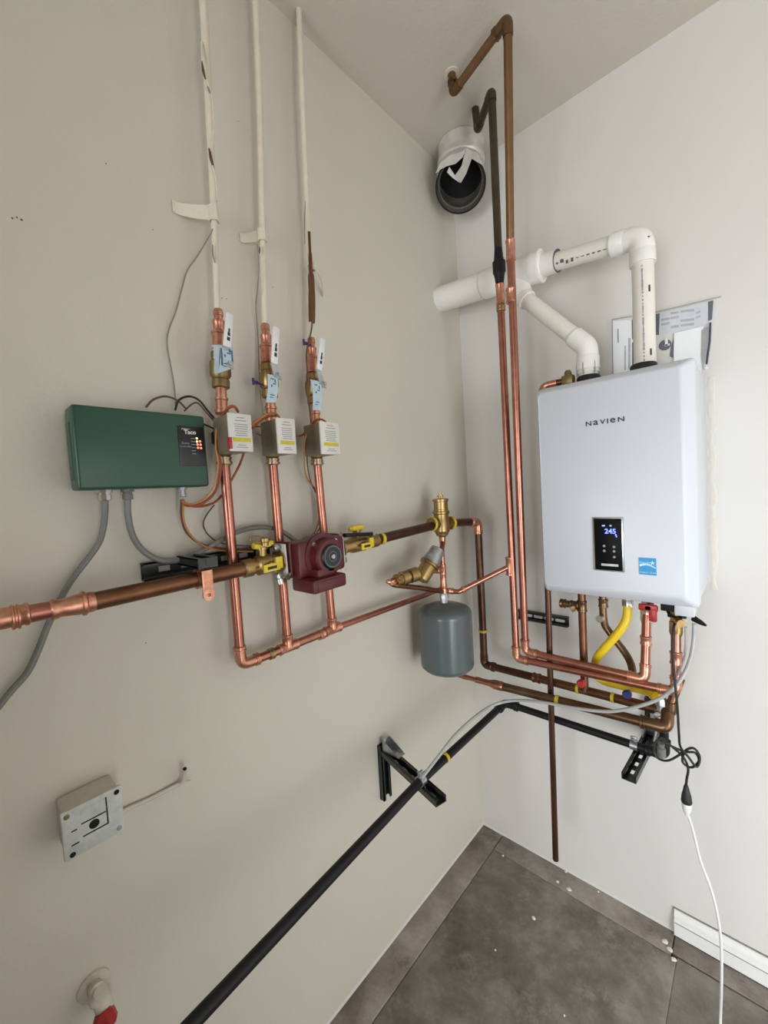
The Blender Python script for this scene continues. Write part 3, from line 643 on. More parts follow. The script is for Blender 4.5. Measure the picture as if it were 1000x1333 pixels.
text('lettering', 'Zone', pp(.25, .575), Y, Z, H*.075, 'greyink', pn, sx=1.2)
text('lettering', 'Controller', pp(.26, .495), Y, Z, H*.055, 'greyink', pn, sx=1.2)
for k in range(6):
    m = MB(); c = pp(.56, .70-.077*k); box(m, c, Y, Z, X, W*.16, H*.016, .0004); obj('print', m, 'greyink', pn)
for fx, fz, k in ((.71, .705, 'ledy'), (.71, .625, 'ledy'), (.83, .635, 'ledr'), (.72, .55, 'ledr'), (.84, .55, 'ledr'), (.73, .47, 'ledr'), (.85, .465, 'ledr')):
    m = MB(); lathe(m, pp(fx, fz)-X*.001, pp(fx, fz)+X*.0014, [(0, .0026), (.6, .0026), (1, .0015)], 10); obj('indicator_light', m, k, pn)
for (px, off, r, mt) in ((136, .045, .011, 'chrome'), (166, .045, .010, 'grey'), (238, .05, .008, 'galv')):
    c = L(px, 640, off); c.z = z0
    m = MB(); lathe(m, c+Z*.002, c-Z*.022, [(0, r*1.25), (.3, r*1.25), (.32, r*.9), (.5, r*.9), (.52, r*1.05), (.95, r*1.05), (1, r*.8)], 8); obj('cable_gland', m, mt, gc)
wire('flexible_conduit', [L(136, 640, .045), L(137, 662, .04), L(134, 690, .03), L(125, 713, .022), L(90, 760, .02), L(66, 806, .02), L(49, 848, .02), L(35, 876, .02), L(10, 905, .02), L(-25, 950, .02)], .0062, 'grey', 'grey cable dropping from the green box to the lower left edge', 'conduit', n=10)
wire('flexible_conduit', [L(166, 640, .045), L(167, 672, .04), L(174, 700, .035), L(190, 720, .03), L(214, 730, .03), L(243, 726, .03), L(274, 711, .03), L(303, 695, .03), L(330, 687, .03), L(352, 687, .03), L(368, 692, .04), L(386, 705, .06), L(398, 716, .085)], .0066, 'grey', 'grey conduit looping from the green box behind the copper drops to the pump', 'conduit', n=10)
G = 'control wires between green box and zone valves'
wire('control_wire', [L(237, 652, .05), L(244, 658, .055), L(262, 656, .06), L(280, 640, .075), L(287, 612, .09), L(284, 580, .09), L(284, 556, .09), L(290, 540, .11), L(299, 530, .14), L(306, 530, .15), L(310, 536, .14)], .0034, 'wred', 'red brown wire arching over the leftmost zone valve', 'wire', G)
wire('control_wire', [L(238, 652, .052), L(246, 656, .06), L(260, 653, .07), L(276, 636, .085), L(284, 608, .097), L(281, 580, .097), L(283, 553, .095), L(292, 540, .09)], .0022, 'worange', 'orange wire beside the red brown wire left of the leftmost zone valve', 'wire', G)
wire('control_wire', [L(237, 650, .05), L(242, 657, .05), L(262, 659, .045), L(282, 652, .035), L(297, 632, .035), L(311, 607, .05), L(318, 588, .1)], .0030, 'wred', 'red wire from the green box passing behind the first copper drop', 'wire', G)
wire('control_wire', [L(236, 650, .05), L(236, 672, .045), L(243, 693, .04), L(262, 708, .035), L(290, 714, .03), L(325, 714, .03), L(346, 712, .07)], .0026, 'wbrown', 'brown wire curving from the green box to the left isolation valve', 'wire', G)
wire('control_wire', [L(239, 650, .05), L(239, 675, .05), L(247, 695, .045), L(266, 711, .04), L(292, 717, .03), L(330, 718, .05)], .0024, 'worange', 'orange wire curving below the green box to the pump', 'wire', G)
wire('control_wire', [L(279, 657, .03), L(268, 672, .02), L(265, 684, .02), L(273, 698, .02), L(292, 708, .02), L(330, 711, .04)], .0018, 'wbrown', 'thin dark wire looping just left of the first copper drop', 'wire', G)
wire('control_wire', [L(190, 530, .04), L(200, 520, .04), L(216, 516, .04), L(232, 522, .04), L(243, 533, .045)], .0024, 'wbrown', 'short dark wire arching over the middle top of the green box', 'wire', G)
wire('control_wire', [L(228, 534, .04), L(233, 521, .04), L(246, 516, .04), L(259, 521, .04), L(270, 534, .045), L(281, 547, .06), L(290, 556, .07)], .0026, 'rubber', 'black wire arching from the green box top to the leftmost zone valve', 'wire', G)
wire('control_wire', [L(240, 535, .05), L(250, 526, .05), L(258, 525, .05), L(268, 536, .05), L(282, 552, .06)], .0020, 'wbrown', 'dark wire in the small arch above the black panel', 'wire', G)
wire('control_wire', [L(262, 551, .05), L(272, 555, .05), L(286, 562, .06)], .0024, 'rubber', 'short black wire from the green box side to the leftmost zone valve', 'wire', G)
wire('control_wire', [L(325, 556, .09), L(336, 547, .10), L(348, 539, .11), L(358, 538, .11), L(364, 543, .10)], .0030, 'worange', 'orange wire arching over the middle zone valve', 'wire', G)
wire('control_wire', [L(326, 560, .08), L(338, 549, .09), L(350, 542, .10), L(360, 541, .10)], .0026, 'wred', 'red wire just under the orange arch at the middle zone valve', 'wire', G)
wire('control_wire', [L(322, 556, .04), L(335, 555, .04), L(350, 556, .06)], .0018, 'wbrown', 'upper thin dark wire between leftmost and middle zone valves', 'wire', G)
wire('control_wire', [L(324, 561, .04), L(337, 566, .04), L(350, 568, .06)], .0018, 'wgrey', 'lower thin dark wire between leftmost and middle zone valves', 'wire', G)
wire('control_wire', [L(384, 568, .05), L(394, 566, .06), L(401, 558, .08), L(411, 547, .11), L(419, 546, .11), L(424, 549, .10)], .0028, 'wred', 'red brown wire arching over the rightmost zone valve', 'wire', G)
wire('control_wire', [L(416, 546, .10), L(406, 554, .10), L(397, 572, .09), L(396, 598, .07), L(399, 620, .05), L(406, 631, .03), L(412, 640, .02), L(417, 664, .02), L(412, 688, .02), L(402, 704, .04), L(399, 714, .08)], .0024, 'worange', 'orange wire hanging left of the rightmost zone valve to the pump', 'wire', G)
wire('control_wire', [L(411, 556, .08), L(402, 570, .07), L(400, 600, .05), L(405, 628, .03), L(420, 660, .015), L(418, 682, .02), L(408, 702, .06)], .0018, 'wbrown', 'thin brown wire behind the third copper drop to the pump', 'wire', G)

# ------------------------------------------------------------------ overhead dark pipe and brown pipe, copper pair
yC = .27
def overhead(name, label, pts, r, rad, m1, union):
    t = thing(name, label, 'pipe', pts[-1], 'overhead water pipes by the corner')
    m = MB(); tube(m, pts, r, rad=rad, n=16); obj('pipe', m, m1, t); return t
p_top = F(618, 133, RH+.02); e1 = F(622, 169, 3.055); e2 = B(641, 143, .31); e2.z = e1.z
C1a = B(650, 352, yC); C1d = B(669, 858, yC); C1d.z = 1.04
t = overhead('dark_overhead_pipe', 'near black copper pipe dropping beside the vent duct to a black union', [p_top, e1, e2, C1a], .0138, .024, 'olived', True)
d = (C1a-e2).normalized()
m = MB(); lathe(m, C1a-d*.075, C1a+d*.045, [(0, .0142), (.25, .0165), (.36, .0185), (.38, .0235), (.68, .0235), (.72, .020), (.85, .0175), (1, .015)], 14); obj('union', m, 'black', t)['label'] = 'black dielectric union'
for pnt, dd in ((e1, (e2-e1)), (e2, (e1-e2))):
    m = MB(); dd = dd.normalized(); zz = Z if pnt is e1 else d
    tube(m, [pnt+zz*.03, pnt, pnt+dd*.03], .0158, rad=.022, n=16); obj('elbow', m, 'olived', t)
g1 = F(590, 121, 3.03); g2 = B(661, 23, .475); g2.z = 3.062
g1 = F(590, 121, g2.z-.01)
C2a = B(664.5, 318, .33)
t = overhead('brown_overhead_pipe', 'brown copper pipe dropping from a ceiling elbow to the right copper pipe', [V((g1.x-.004, g1.y+.003, RH+.02)), g1, g2, C2a], .0132, .024, 'olive', False)
d2 = (C2a-g2).normalized()
m = MB(); tube(m, [g1+Z*.034, g1, g1+(g2-g1).normalized()*.034], .0152, rad=.022, n=16); fit(m, g1+Z*.034, Z, .012, .016); obj('elbow', m, 'bronze', t)
m = MB(); tube(m, [g2+(g1-g2).normalized()*.045, g2, g2+d2*.04], .0156, rad=.026, n=16); fit(m, g2+(g1-g2).normalized()*.045, g1-g2, .012, .0165); obj('elbow', m, 'bronze', t)
m = MB(); c = V((g1.x-.004, g1.y+.003, RH-.002)); arc_ring(m, c, Z, .014, .004, .012); obj('ceiling_escutcheon', m, 'cream', t)
# the copper pair
def prun(label, pts, r, elbs, extra, cat='pipe'):
    t = thing('copper_pipe', label, cat, pts[2], 'long copper pipes left of and below the boiler')
    m = MB(); tube(m, pts, r, rad=.03, n=16); obj('pipe', m, 'copper', t)
    for i in elbs:
        p = V(pts[i]); a = (V(pts[i-1])-p).normalized(); b = (V(pts[i+1])-p).normalized()
        m = MB(); tube(m, [p+a*.042, p, p+b*.042], r*1.14, rad=.030, n=16); fit(m, p+a*.042, a, .010, r*1.18); fit(m, p+b*.042, b, .010, r*1.18); obj('elbow', m, 'solder', t)
    for p, dd, ln in extra:
        m = MB(); fit(m, p, dd, ln, r*1.15); obj('coupling', m, 'solder', t)
    return t
rr = .0132
c1s = C1a+d*.05; c1b = B(672.5, 857, yC); c1e = B(874, 899, yC); c1u = B(878, 812, .25)
c1e.x = c1u.x = .842; 
c2s = C2a; c2b = B(684, 848, yC); c2e = B(838, 884, yC); c2u = B(841, 800, .22); c2e.x = c2u.x = .762
tC1 = prun('left pipe of the tall copper pair, running lower below the boiler', [c1s, c1s.lerp(c1b, .4), c1b, c1e, c1e.lerp(c1u, .5), c1u], rr, [2, 3], [(C1T, Z, .07), (c1s+(c1b-c1s).normalized()*.035, c1b-c1s, .075), (c1e.lerp(c1u, .5), Z, .04)])
tC2 = prun('right pipe of the tall copper pair, running to the red valve', [c2s, c2s.lerp(c2b, .4), c2b, c2e, c2e.lerp(c2u, .5), c2u], rr, [2, 3], [(c2s+(c2b-c2s).normalized()*.02, c2b-c2s, .07), (B(665, 385, .325), c2b-c2s, .05), (c2e.lerp(c2u, .6), Z, .03)])
# reduce upper-left coupling colour differences: a brass collar on C1's top
m = MB(); fit(m, c1s+(c1b-c1s).normalized()*.085, c1b-c1s, .02, rr*1.2, .04); obj('collar', m, 'brass', tC1)

# ------------------------------------------------------------------ boiler
bx0, bx1, by, bz0, bz1 = .474, .905, .335, 1.312, 2.006
bo = thing('wall_boiler', 'white wall hung boiler with black display under PVC vents', 'boiler', ((bx0+bx1)/2, 0, bz0))
m = MB(); abox(m, (bx0+.004, -.29, bz0+.012), (bx1-.002, -.004, bz1-.006), .006); obj('case', m, 'white', bo)
# front cover with a wide rounded chamfer
m = MB(); lay = [(.270, .000), (.302, .000), (.308, .0025), (.330, .024), (.335, .031)]; vs = []
def rrect(x0, x1, z0, z1, y, r, k=5):
    out = []
    for cx, cz, a0 in ((x1-r, z1-r, 0), (x0+r, z1-r, 90), (x0+r, z0+r, 180), (x1-r, z0+r, 270)):
        for j in range(k+1):
            a = math.radians(a0+90*j/k); out.append(V((cx+r*math.cos(a), y, cz+r*math.sin(a))))
    return out
for y_, ins in lay: vs += rrect(bx0+ins*.35, bx1-ins, bz0+ins*.95, bz1-ins*.75, -y_, .012)
n = 24; fs = [tuple(range(n))]+[(i*n+k, i*n+(k+1) % n, (i+1)*n+(k+1) % n, (i+1)*n+k) for i in range(len(lay)-1) for k in range(n)]+[tuple(range((len(lay)-1)*n, len(lay)*n))]
m.add(vs, fs); fc = obj('front_cover', m, 'white', bo, sharp=50)
la, lb = B(762.5, 551.5, by+.0006), B(813.5, 545.5, by+.0006); lz = (la.z+lb.z)/2
for ch, fx, fw in (('N', .08, .145), ('a', .27, .125), ('V', .45, .14), ('I', .575, .028), ('e', .706, .128), ('N', .913, .155)):
    text('letter', ch, V((la.x+(lb.x-la.x)*fx, la.y, lz)), X, Z, .02, 'ink', fc, bold=.0002, fitwh=((lb.x-la.x)*fw, .0142))
a, b = B(776, 677, by), B(809, 741, by); c = (a+b)/2; W, H = .076, abs(a.z-b.z)+.010
m = MB(); box(m, c+Y*-.001, X, Z, Y, W+.010, H+.008, .006, .002); obj('display_bezel', m, 'alu', bo)
m = MB(); box(m, c+Y*-.004, X, Z, Y, W, H, .006, .0015); dp_ = obj('display', m, 'glass', bo); dp_['label'] = 'black glass control panel'
def dpt(fx, fz): return c+V(((fx-.5)*W, -.0073, (fz-.5)*H))
text('digits', '245', dpt(.60, .76), X, Z, .021, 'ledb', dp_, sx=1.0, bold=.0003)
for fx, fz, w_ in ((.36, .865, .008), (.62, .865, .005), (.8, .69, .004), (.82, .66, .003)):
    m = MB(); box(m, dpt(fx, fz), X, Z, Y, w_, .004, .0006); obj('screen_icon', m, 'ledb', dp_)
for fx, fz in ((.36, .47), (.72, .46), (.36, .375), (.72, .375), (.72, .265)):
    m = MB(); lathe(m, dpt(fx, fz), dpt(fx, fz)+V((0, -.001, 0)), [(0, .004), (1, .0035)], 10); obj('touch_button', m, 'greyink', dp_)
m = MB(); box(m, dpt(.55, .105), X, Z, Y, W*.62, .007, .0012); nb = obj('name_bar', m, 'alu', dp_)
a, b = B(832, 727, by), B(855, 748, by); c = (a+b)/2; ew, eh = b.x-a.x, .050
m = MB(); box(m, c+Y*-.0008, X, Z, Y, ew, eh, .0012); es = obj('energy_sticker', m, 'esblue', bo); es['label'] = 'square blue efficiency sticker'
m = MB(); k = 12; vs = []
for i in range(k+1):
    q = i/k; xx = c.x+(q-.5)*ew*.94; zz = c.z+.002+.006*math.sin(q*math.pi*1.1)-.004*q; th = .0042*(1-.6*q)
    vs += [(xx, c.y-.0017, zz-th), (xx, c.y-.0017, zz+th)]
m.add(vs, [(2*i, 2*i+1, 2*i+3, 2*i+2) for i in range(k)]); obj('swoosh', m, 'eslight', es)
m = MB(); sc = c+V((ew*.28, -.0017, eh*.22)); poly = [sc+V((math.sin(k*math.pi/5)*(.0075 if k % 2 == 0 else .0032), 0, math.cos(k*math.pi/5)*(.0075 if k % 2 == 0 else .0032))) for k in range(10)]
prism(m, poly, -Y, .0004); obj('star', m, 'eslight', es)
text('lettering', 'energy', c+V((-.008, -.0015, .010)), X, Z, .011, 'eslight', es)
text('lettering', 'ENERGY STAR', c+V((0, -.0015, -.018)), X, Z, .0065, 'eslight', es)
m = MB(); abox(m, (bx1-.060, -.30, bz0-.030), (bx1-.012, -.24, bz0+.012), .004); obj('junction_cover', m, 'white', bo)
m = MB(); abox(m, (bx1-.098, -.27, bz0-.030), (bx1-.065, -.235, bz0+.012), .003); lathe(m, V((bx1-.045, -.26, bz0-.028)), V((bx1-.045, -.26, bz0-.046)), [(0, .008), (.5, .008), (.55, .010), (1, .010)], 10); lathe(m, V((bx1-.018, -.27, bz0-.040)), V((bx1+.012, -.29, bz0-.050)), [(0, .009), (.6, .007), (1, .003)], 10); lathe(m, V((bx1-.075, -.25, bz0-.030)), V((bx1-.075, -.25, bz0-.05)), [(0, .009), (1, .009)], 10); obj('cable_entry', m, 'black', bo)
for px in (838, 766):
    c = B(px, 480, .19); m = MB(); lathe(m, V((c.x, c.y, bz1-.012)), V((c.x, c.y, bz1+.036)), [(0, .037), (.9, .037), (1, .034)], 24); obj('flue_collar', m, 'rubber', bo)

# ------------------------------------------------------------------ PVC vent
vt = thing('vent_pipe', 'white PVC vent pipes leaving the boiler top through a wye into left wall', 'pipe', B(690, 350, .15))
w0 = L(573, 389.5, .0); w0.x = -.03
w1 = B(690, 351, .155); dw = (w1-w0).normalized()
cp = B(632, 372, .145)
f1 = (cp-w0).dot(dw)
m = MB(); tube(m, [w0, w0+dw*f1], .0515, n=28); obj('terminal_pipe', m, 'pvc', vt)
m = MB(); lathe(m, w0+dw*(f1-.004), w0+dw*(f1+.001), [(0, .0524), (1, .0550)], 28); obj('joint_line', m, 'greyink', vt)
m = MB(); tube(m, [w0+dw*(f1-.002), w1+dw*.025], .0545, n=28); 
br0 = w1-dw*.055; br1 = B(679, 385, .16)
tube(m, [br0, br0.lerp(br1, 1.0)], .040, n=24)
lathe(m, w1+dw*.005, w1+dw*.045, [(0, .0545), (.3, .057), (1, .057)], 28); obj('wye', m, 'pvc', vt)
up0 = w1+dw*.01; eb = B(838, 307, .19)
m = MB(); du = (eb-up0).normalized(); lathe(m, w1+dw*.04, w1+dw*.04+du*.065, [(0, .05), (.2, .040), (1, .038)], 24); obj('bushing', m, 'pvc', vt)
m = MB(); tube(m, [up0, eb-du*.03], .0302, n=24); obj('pipe', m, 'pvcc', vt)
bt = B(838, 480, .19); bt.x = eb.x = (bt.x+eb.x)/2; bt.z = bz1-.006
m = MB(); tube(m, [eb-du*.085, eb, eb-Z*.075], .0345, rad=.05, n=24); 
lathe(m, eb-du*.085, eb-du*.045, [(0, .036), (.9, .036), (1, .034)], 24); lathe(m, eb-Z*.085, eb-Z*.045, [(0, .036), (.9, .036), (1, .034)], 24); obj('elbow', m, 'pvc', vt)
m = MB(); tube(m, [eb-Z*.06, bt], .0302, n=24); vp = obj('pipe', m, 'pvcc', vt); vp['label'] = 'vertical flue pipe with a printed line'
bb = B(766, 487, .19); bb.z = bz1-.006; be = B(765, 452, .19); be.x = bb.x
b1 = br1; db = (be-b1).normalized()
m = MB(); tube(m, [b1-db*.02, be], .0285, n=24); obj('pipe', m, 'pvcc', vt)
m = MB(); lathe(m, b1-db*.005, b1+db*.035, [(0, .034), (.5, .036), (1, .035)], 24); obj('collar', m, 'pvc', vt)
m = MB(); tube(m, [be-db*.065, be, be-Z*.06], .0335, rad=.045, n=24); lathe(m, be-Z*.075, be-Z*.03, [(0, .036), (.9, .036), (1, .034)], 24); obj('elbow', m, 'pvc', vt)
m = MB(); tube(m, [be-Z*.05, bb], .0302, n=24); obj('pipe', m, 'pvcc', vt)
# printed line and purple primer
cm = (CAM-bt); cm.z = 0; cm.normalize(); sd = Z.cross(cm)
for k in range(26):
    z_ = eb.z-.10-(eb.z-.10-bz1-.03)*k/26
    m = MB(); hh = random.choice((.006, .009, .012)); box(m, V((bt.x, bt.y, z_))+cm*.0300-sd*.002, sd, Z, cm, random.choice((.003, .004, .005)), hh, .0012); obj('print', m, 'greyink', vp)
for z_ in (eb.z-.17, eb.z-.36):
    m = MB(); box(m, V((bt.x, bt.y, z_))+cm*.0257+sd*.0158, sd+cm*-.6, Z, cm+sd*.6, .005, .02, .001); obj('print', m, 'ink', vp)
ps = w1+dw*.04+du*.066
m = MB(); lathe(m, ps-du*.001, ps+du*.0045, [(0, .0386), (.2, .0386), (.3, .0312), (1, .0308)], 24); obj('primer_ring', m, 'primer', vt)
for k in range(17):
    m = MB(); q_ = up0+du*((ps-up0).dot(du)+.012+.0175*k); fr = (CAM-q_); fr = (fr-du*fr.dot(du)).normalized(); sx_ = du.cross(fr)
    box(m, q_+fr*.0303+sx_*(.006+(.004 if k < 4 else 0)*random.uniform(-1, 1)), du, sx_, fr, random.uniform(.007, .014), random.choice((.0025, .004)) if k > 3 else random.uniform(.004, .013), .001); obj('print', m, 'primer', vt)
for e_ in (bb,):
    m = MB(); arc_ring(m, e_+Z*.066, Z, .0302, .030, .0035); obj('band_clamp', m, 'pvcc', vt)
    for an in range(6):
        a_ = math.radians(an*60+20); m = MB(); p = e_+Z*.064+V((math.cos(a_)*.0345, math.sin(a_)*.0345, 0)); box(m, p, X, Y, Z, .004, .004, .038, .001); obj('clamp_slot', m, 'greyink', vt)

# ------------------------------------------------------------------ document bag on the wall
Bq = lambda x, y, o=.004: B(x, y, o)
bg = thing('document_bag', 'clear plastic bag of papers pinned to wall behind the boiler', 'bag', Bq(860, 480))
m = MB(); sh = [(797, 416), (800, 500), (921, 478), (939, 386)]
prism(m, [Bq(*p, .012) for p in sh], -Y, .0008); obj('bag_front', m, 'film', bg)
def sheet(name, pts, o, material, th=.001, parent=bg, label=None):
    m = MB(); prism(m, [Bq(x, y, o) for x, y in pts], -Y, th); ob = obj(name, m, material, parent)
    if label: ob['label'] = label
    return ob
s1 = sheet('paper_sheet', [(798, 418), (824, 416), (824, 490), (799, 495)], .004, 'paper')
sheet('print', [(803.5, 428), (805.5, 428), (806, 446), (804, 446)], .0052, 'greyink', .0004, s1)
sheet('print', [(813, 450), (815, 450), (815, 482), (813, 482)], .0052, 'paperg', .0004, s1)
sheet('print', [(818, 440), (821, 440), (821, 480), (818, 481)], .0052, 'paperg', .0004, s1)
sheet('print', [(822.5, 416), (826, 416), (826, 441), (823, 442)], .0052, 'paperd', .0004, s1)
sheet('print', [(823, 446), (826.5, 445), (826, 474), (823, 477)], .0052, 'paperd', .0004, s1)
s2 = sheet('manual', [(850, 410), (932, 391), (923, 470), (850, 482)], .004, 'paperm', .003, label='printed manual with navy blocks')
sheet('print', [(854, 409), (859, 408), (858, 436), (854, 436)], .0072, 'paperd', .0006, s2)
sheet('print', [(922, 393), (929, 391), (927, 416), (922, 418)], .0072, 'paperd', .0006, s2)
for k, (x0_, x1_) in enumerate(((861, 872), (873, 884), (886, 904), (906, 912))):
    for j in range(4):
        yb_ = 409-(x0_-861)*.2+j*6; sheet('print', [(x0_, yb_), (x1_, yb_-2), (x1_, yb_+1.2), (x0_, yb_+3.2)], .0072, 'paperg' if (j+k) % 3 else 'paperl', .0004, s2)
sheet('print', [(853, 438), (877, 433), (875, 468), (853, 473)], .0072, 'label', .0004, s2)
# the round dark emblem with a light hand-like stroke, left of the plain card
cE = Bq(866, 449, .0085); m = MB(); prism(m, [cE+V((math.cos(a_)*.018, 0, math.sin(a_)*.018)) for a_ in [k*.349 for k in range(18)]], -Y, .0005); em = obj('round_emblem', m, 'paperd', s2)
m = MB(); box(m, cE+V((.004, -.001, .008)), X, Z, Y, .008, .024, .0008); box(m, cE+V((.006, -.001, -.002)), X, Z, Y, .014, .006, .0008); obj('print', m, 'paper', s2)
sheet('print', [(873, 454), (877, 440), (877, 466), (872, 464)], .0086, 'paperd', .0005, s2)
sheet('paper_card', [(878, 434), (916, 425), (914, 485), (877, 485)], .009, 'paper', .004, label='plain white card')
m = MB(); prism(m, [Bq(914, 430, .013), Bq(922, 425, .013), Bq(920, 466, .013), Bq(915, 478, .013), Bq(913, 466, .013)], -Y, .002); obj('bag_fold', m, 'filmedge', bg)
m = MB(); tube(m, [Bq(925, 420, .014), Bq(924, 445, .014), Bq(920, 474, .014)], .0028, n=8); obj('bag_seam', m, 'paperd', bg)
m = MB(); tube(m, [Bq(797, 416, .012), Bq(855, 406, .012), Bq(939, 386, .012)], .0016, n=6); tube(m, [Bq(797, 416, .012), Bq(798, 495, .012)], .0014, n=6); obj('bag_hem', m, 'filmedge', bg)
m = MB(); c = Bq(919, 479, .012); lathe(m, c, c+V((0, -.006, 0)), [(0, .006), (1, .004)], 10); obj('pin', m, 'plasw', bg)

# ------------------------------------------------------------------ relief valve and drain pipe
rl = thing('relief_pipe', 'oxidised copper relief pipe hanging left of boiler down to near floor', 'pipe', B(723, 1118, .24))
d0 = B(711, 782, .24); d1 = B(723.5, 1119, .24); dx = .4575
rt = B(700, 499, .20); rv = B(742, 487, .18)
m = MB(); top = V((dx, -.24, bz1+.018)); tube(m, [V((rv.x, -.20, bz1+.034)), V((dx, -.22, bz1+.029)), V((dx, -.24, bz1-.06)), V((dx, -.24, d0.z)), d1], .0108, rad=.03); obj('pipe', m, 'dark', rl)
m = MB(); c = V((rv.x, -.20, bz1+.034)); box(m, c, X, Y, Z, .04, .032, .034, .006); lathe(m, c+Z*.01, c+Z*.034, [(0, .012), (.7, .012), (1, .008)], 12); lathe(m, c-Z*.01, V((c.x, c.y, bz1-.01)), [(0, .012), (1, .012)], 12); obj('relief_valve', m, 'brassd', rl)['label'] = 'brass relief valve on boiler top'
m = MB(); tube(m, [V((dx+.05, -.215, bz1+.030)), V((dx, -.22, bz1+.029)), V((dx, -.24, bz1-.05))], .0125, rad=.03); obj('elbow', m, 'solder', rl)

# ------------------------------------------------------------------ pipes and valves under the boiler
a, b = B(756, 775, .22), B(763, 905, .22); a.x = b.x = (a.x+b.x)/2
r1z = E2.lerp(RE, (a.x-E2.x)/(RE.x-E2.x)).z
t = thing('boiler_riser', 'copper boiler riser at left with capped side stub and yellow tag', 'pipe', V((a.x, -.24, r1z)), 'copper risers under the boiler')
m = MB(); tube(m, [V((a.x, -.22, bz0+.02)), V((a.x, -.22, r1z+.02)), V((a.x, -.235, r1z))], .0130, rad=.01); obj('pipe', m, 'brown', t)
m = MB(); s0 = V((a.x, -.22, B(752, 788, .22).z)); fit(m, s0, Z, .04, .0150); s1_ = s0-X*.072; tube(m, [s0, s1_], .0125); fit(m, s0-X*.025, X, .03, .0145); fit(m, s1_+X*.008, X, .020, .0150); obj('tee', m, 'bronze', t)
m = MB(); lathe(m, V((a.x-.035, -.235, bz0-.075)), V((a.x-.012, -.222, bz0-.062)), [(0, .014), (.5, .014), (.55, .008), (1, .008)], 10); obj('drain_cap', m, 'brass', t)
m = MB(); arc_ring(m, V((a.x, -.22, bz0-.002)), Z, .0150, .014, .002); obj('tape_wrap', m, 'yeld', t)
# small red and blue drain handles on run 1
for px, py, k in ((757, 889, 'red'), (817, 903, 'blueh')):
    c = B(px, py, .262); m = MB(); lathe(m, c+Y*.02, c-Y*.016, [(0, .006), (.45, .006), (.5, .013), (.8, .014), (1, .010)], 14); o_ = obj('drain_knob', m, k, PRIM); o_['label'] = 'small red drain knob' if k == 'red' else 'small dark blue drain knob'
# second riser, bent
t = thing('boiler_riser', 'bent brown copper riser crossing behind the yellow gas hose', 'pipe', B(826, 888, .20), 'copper risers under the boiler')
m = MB(); p_ = [B(785, 775, .19), B(786, 806, .19), B(793, 822, .19), B(814, 850, .20), B(822, 866, .22), B(824, 880, .245)]; p_[0].z = bz0+.02; tube(m, smooth(p_, 5), .0120); obj('pipe', m, 'bronze', t)
m = MB(); c = B(786, 803, .19); lathe(m, c-Y*.0, c-Y*.034+X*-.006, [(0, .007), (.5, .007), (.55, .012), (1, .012)], 12); obj('drain_cap', m, 'chrome', t)
m = MB(); fit(m, B(785.5, 785, .19), Z, .03, .0145); obj('union_nut', m, 'bronze', t)
# red handled valve on C2
vz = c2u.z
t = thing('service_valve', 'brass service valve with red handle on the copper riser under the boiler', 'valve', c2u)
m = MB(); lathe(m, V((c2u.x, c2u.y, c2u.z-.03)), V((c2u.x, -.20, bz0+.012)), [(0, .015), (.1, .0185), (.4, .0185), (.42, .016), (.7, .016), (.72, .021), (1, .021)], 10); obj('body', m, 'chrome', t)
m = MB(); c = V((c2u.x+.012, -.262, bz0-.028)); box(m, c, X, Z, Y, .052, .022, .012, .005); box(m, c+V((.012, -.002, -.022)), X, Z, Y, .022, .040, .010, .005); lathe(m, c+Y*.05, c-Y*.006, [(0, .008), (1, .008)], 10); obj('handle', m, 'red', t)
# right riser valve
t = thing('service_valve', 'brass union at top of the rightmost copper riser under the boiler', 'valve', c1u)
m = MB(); lathe(m, V((c1u.x, c1u.y, c1u.z-.035)), V((c1u.x, -.24, bz0+.012)), [(0, .015), (.08, .0175), (.35, .0175), (.37, .015), (.5, .015), (.52, .020), (.75, .020), (.77, .016), (1, .016)], 10); lathe(m, V((c1u.x, c1u.y-.01, bz0-.05)), V((c1u.x+.018, c1u.y-.04, bz0-.055)), [(0, .009), (.6, .009), (.62, .012), (1, .012)], 12); obj('body', m, 'brass', t)
m = MB(); arc_ring(m, V((c1u.x, c1u.y, bz0-.034)), V((.2, -.5, 1)), .020, .004, .003); obj('lever_ring', m, 'black', t)
# gas hose
gs = thing('gas_hose', 'bright yellow gas hose from boiler bottom to the lower right valve', 'hose', B(817, 790, .22))
gp = [B(817, 778, .20), B(817, 798, .205), B(813, 812, .215), B(803, 826, .22), B(788, 843, .22), B(777, 857, .205), B(774, 876, .17), B(785, 886, .15), B(805, 892, .16), B(830, 897, .19), B(850, 903, .225), B(857, 908, .235)]
gp[0].z = bz0-.012
m = MB(); tube(m, smooth(gp, 6), .0135, n=14); obj('hose', m, 'yellow', gs)
m = MB(); lathe(m, V((gp[0].x, gp[0].y, bz0+.012)), V((gp[0].x, gp[0].y, bz0-.048)), [(0, .013), (.25, .013), (.27, .020), (.6, .020), (.62, .015), (.7, .018), (1, .017)], 6); obj('hose_nut', m, 'galv', gs)
m = MB(); e = gp[-1]; ed = (gp[-1]-gp[-2]).normalized(); lathe(m, e-ed*.030, e+ed*.010, [(0, .0145), (.2, .018), (.5, .018), (.55, .021), (1, .021)], 6); obj('hose_nut', m, 'yellow', gs)
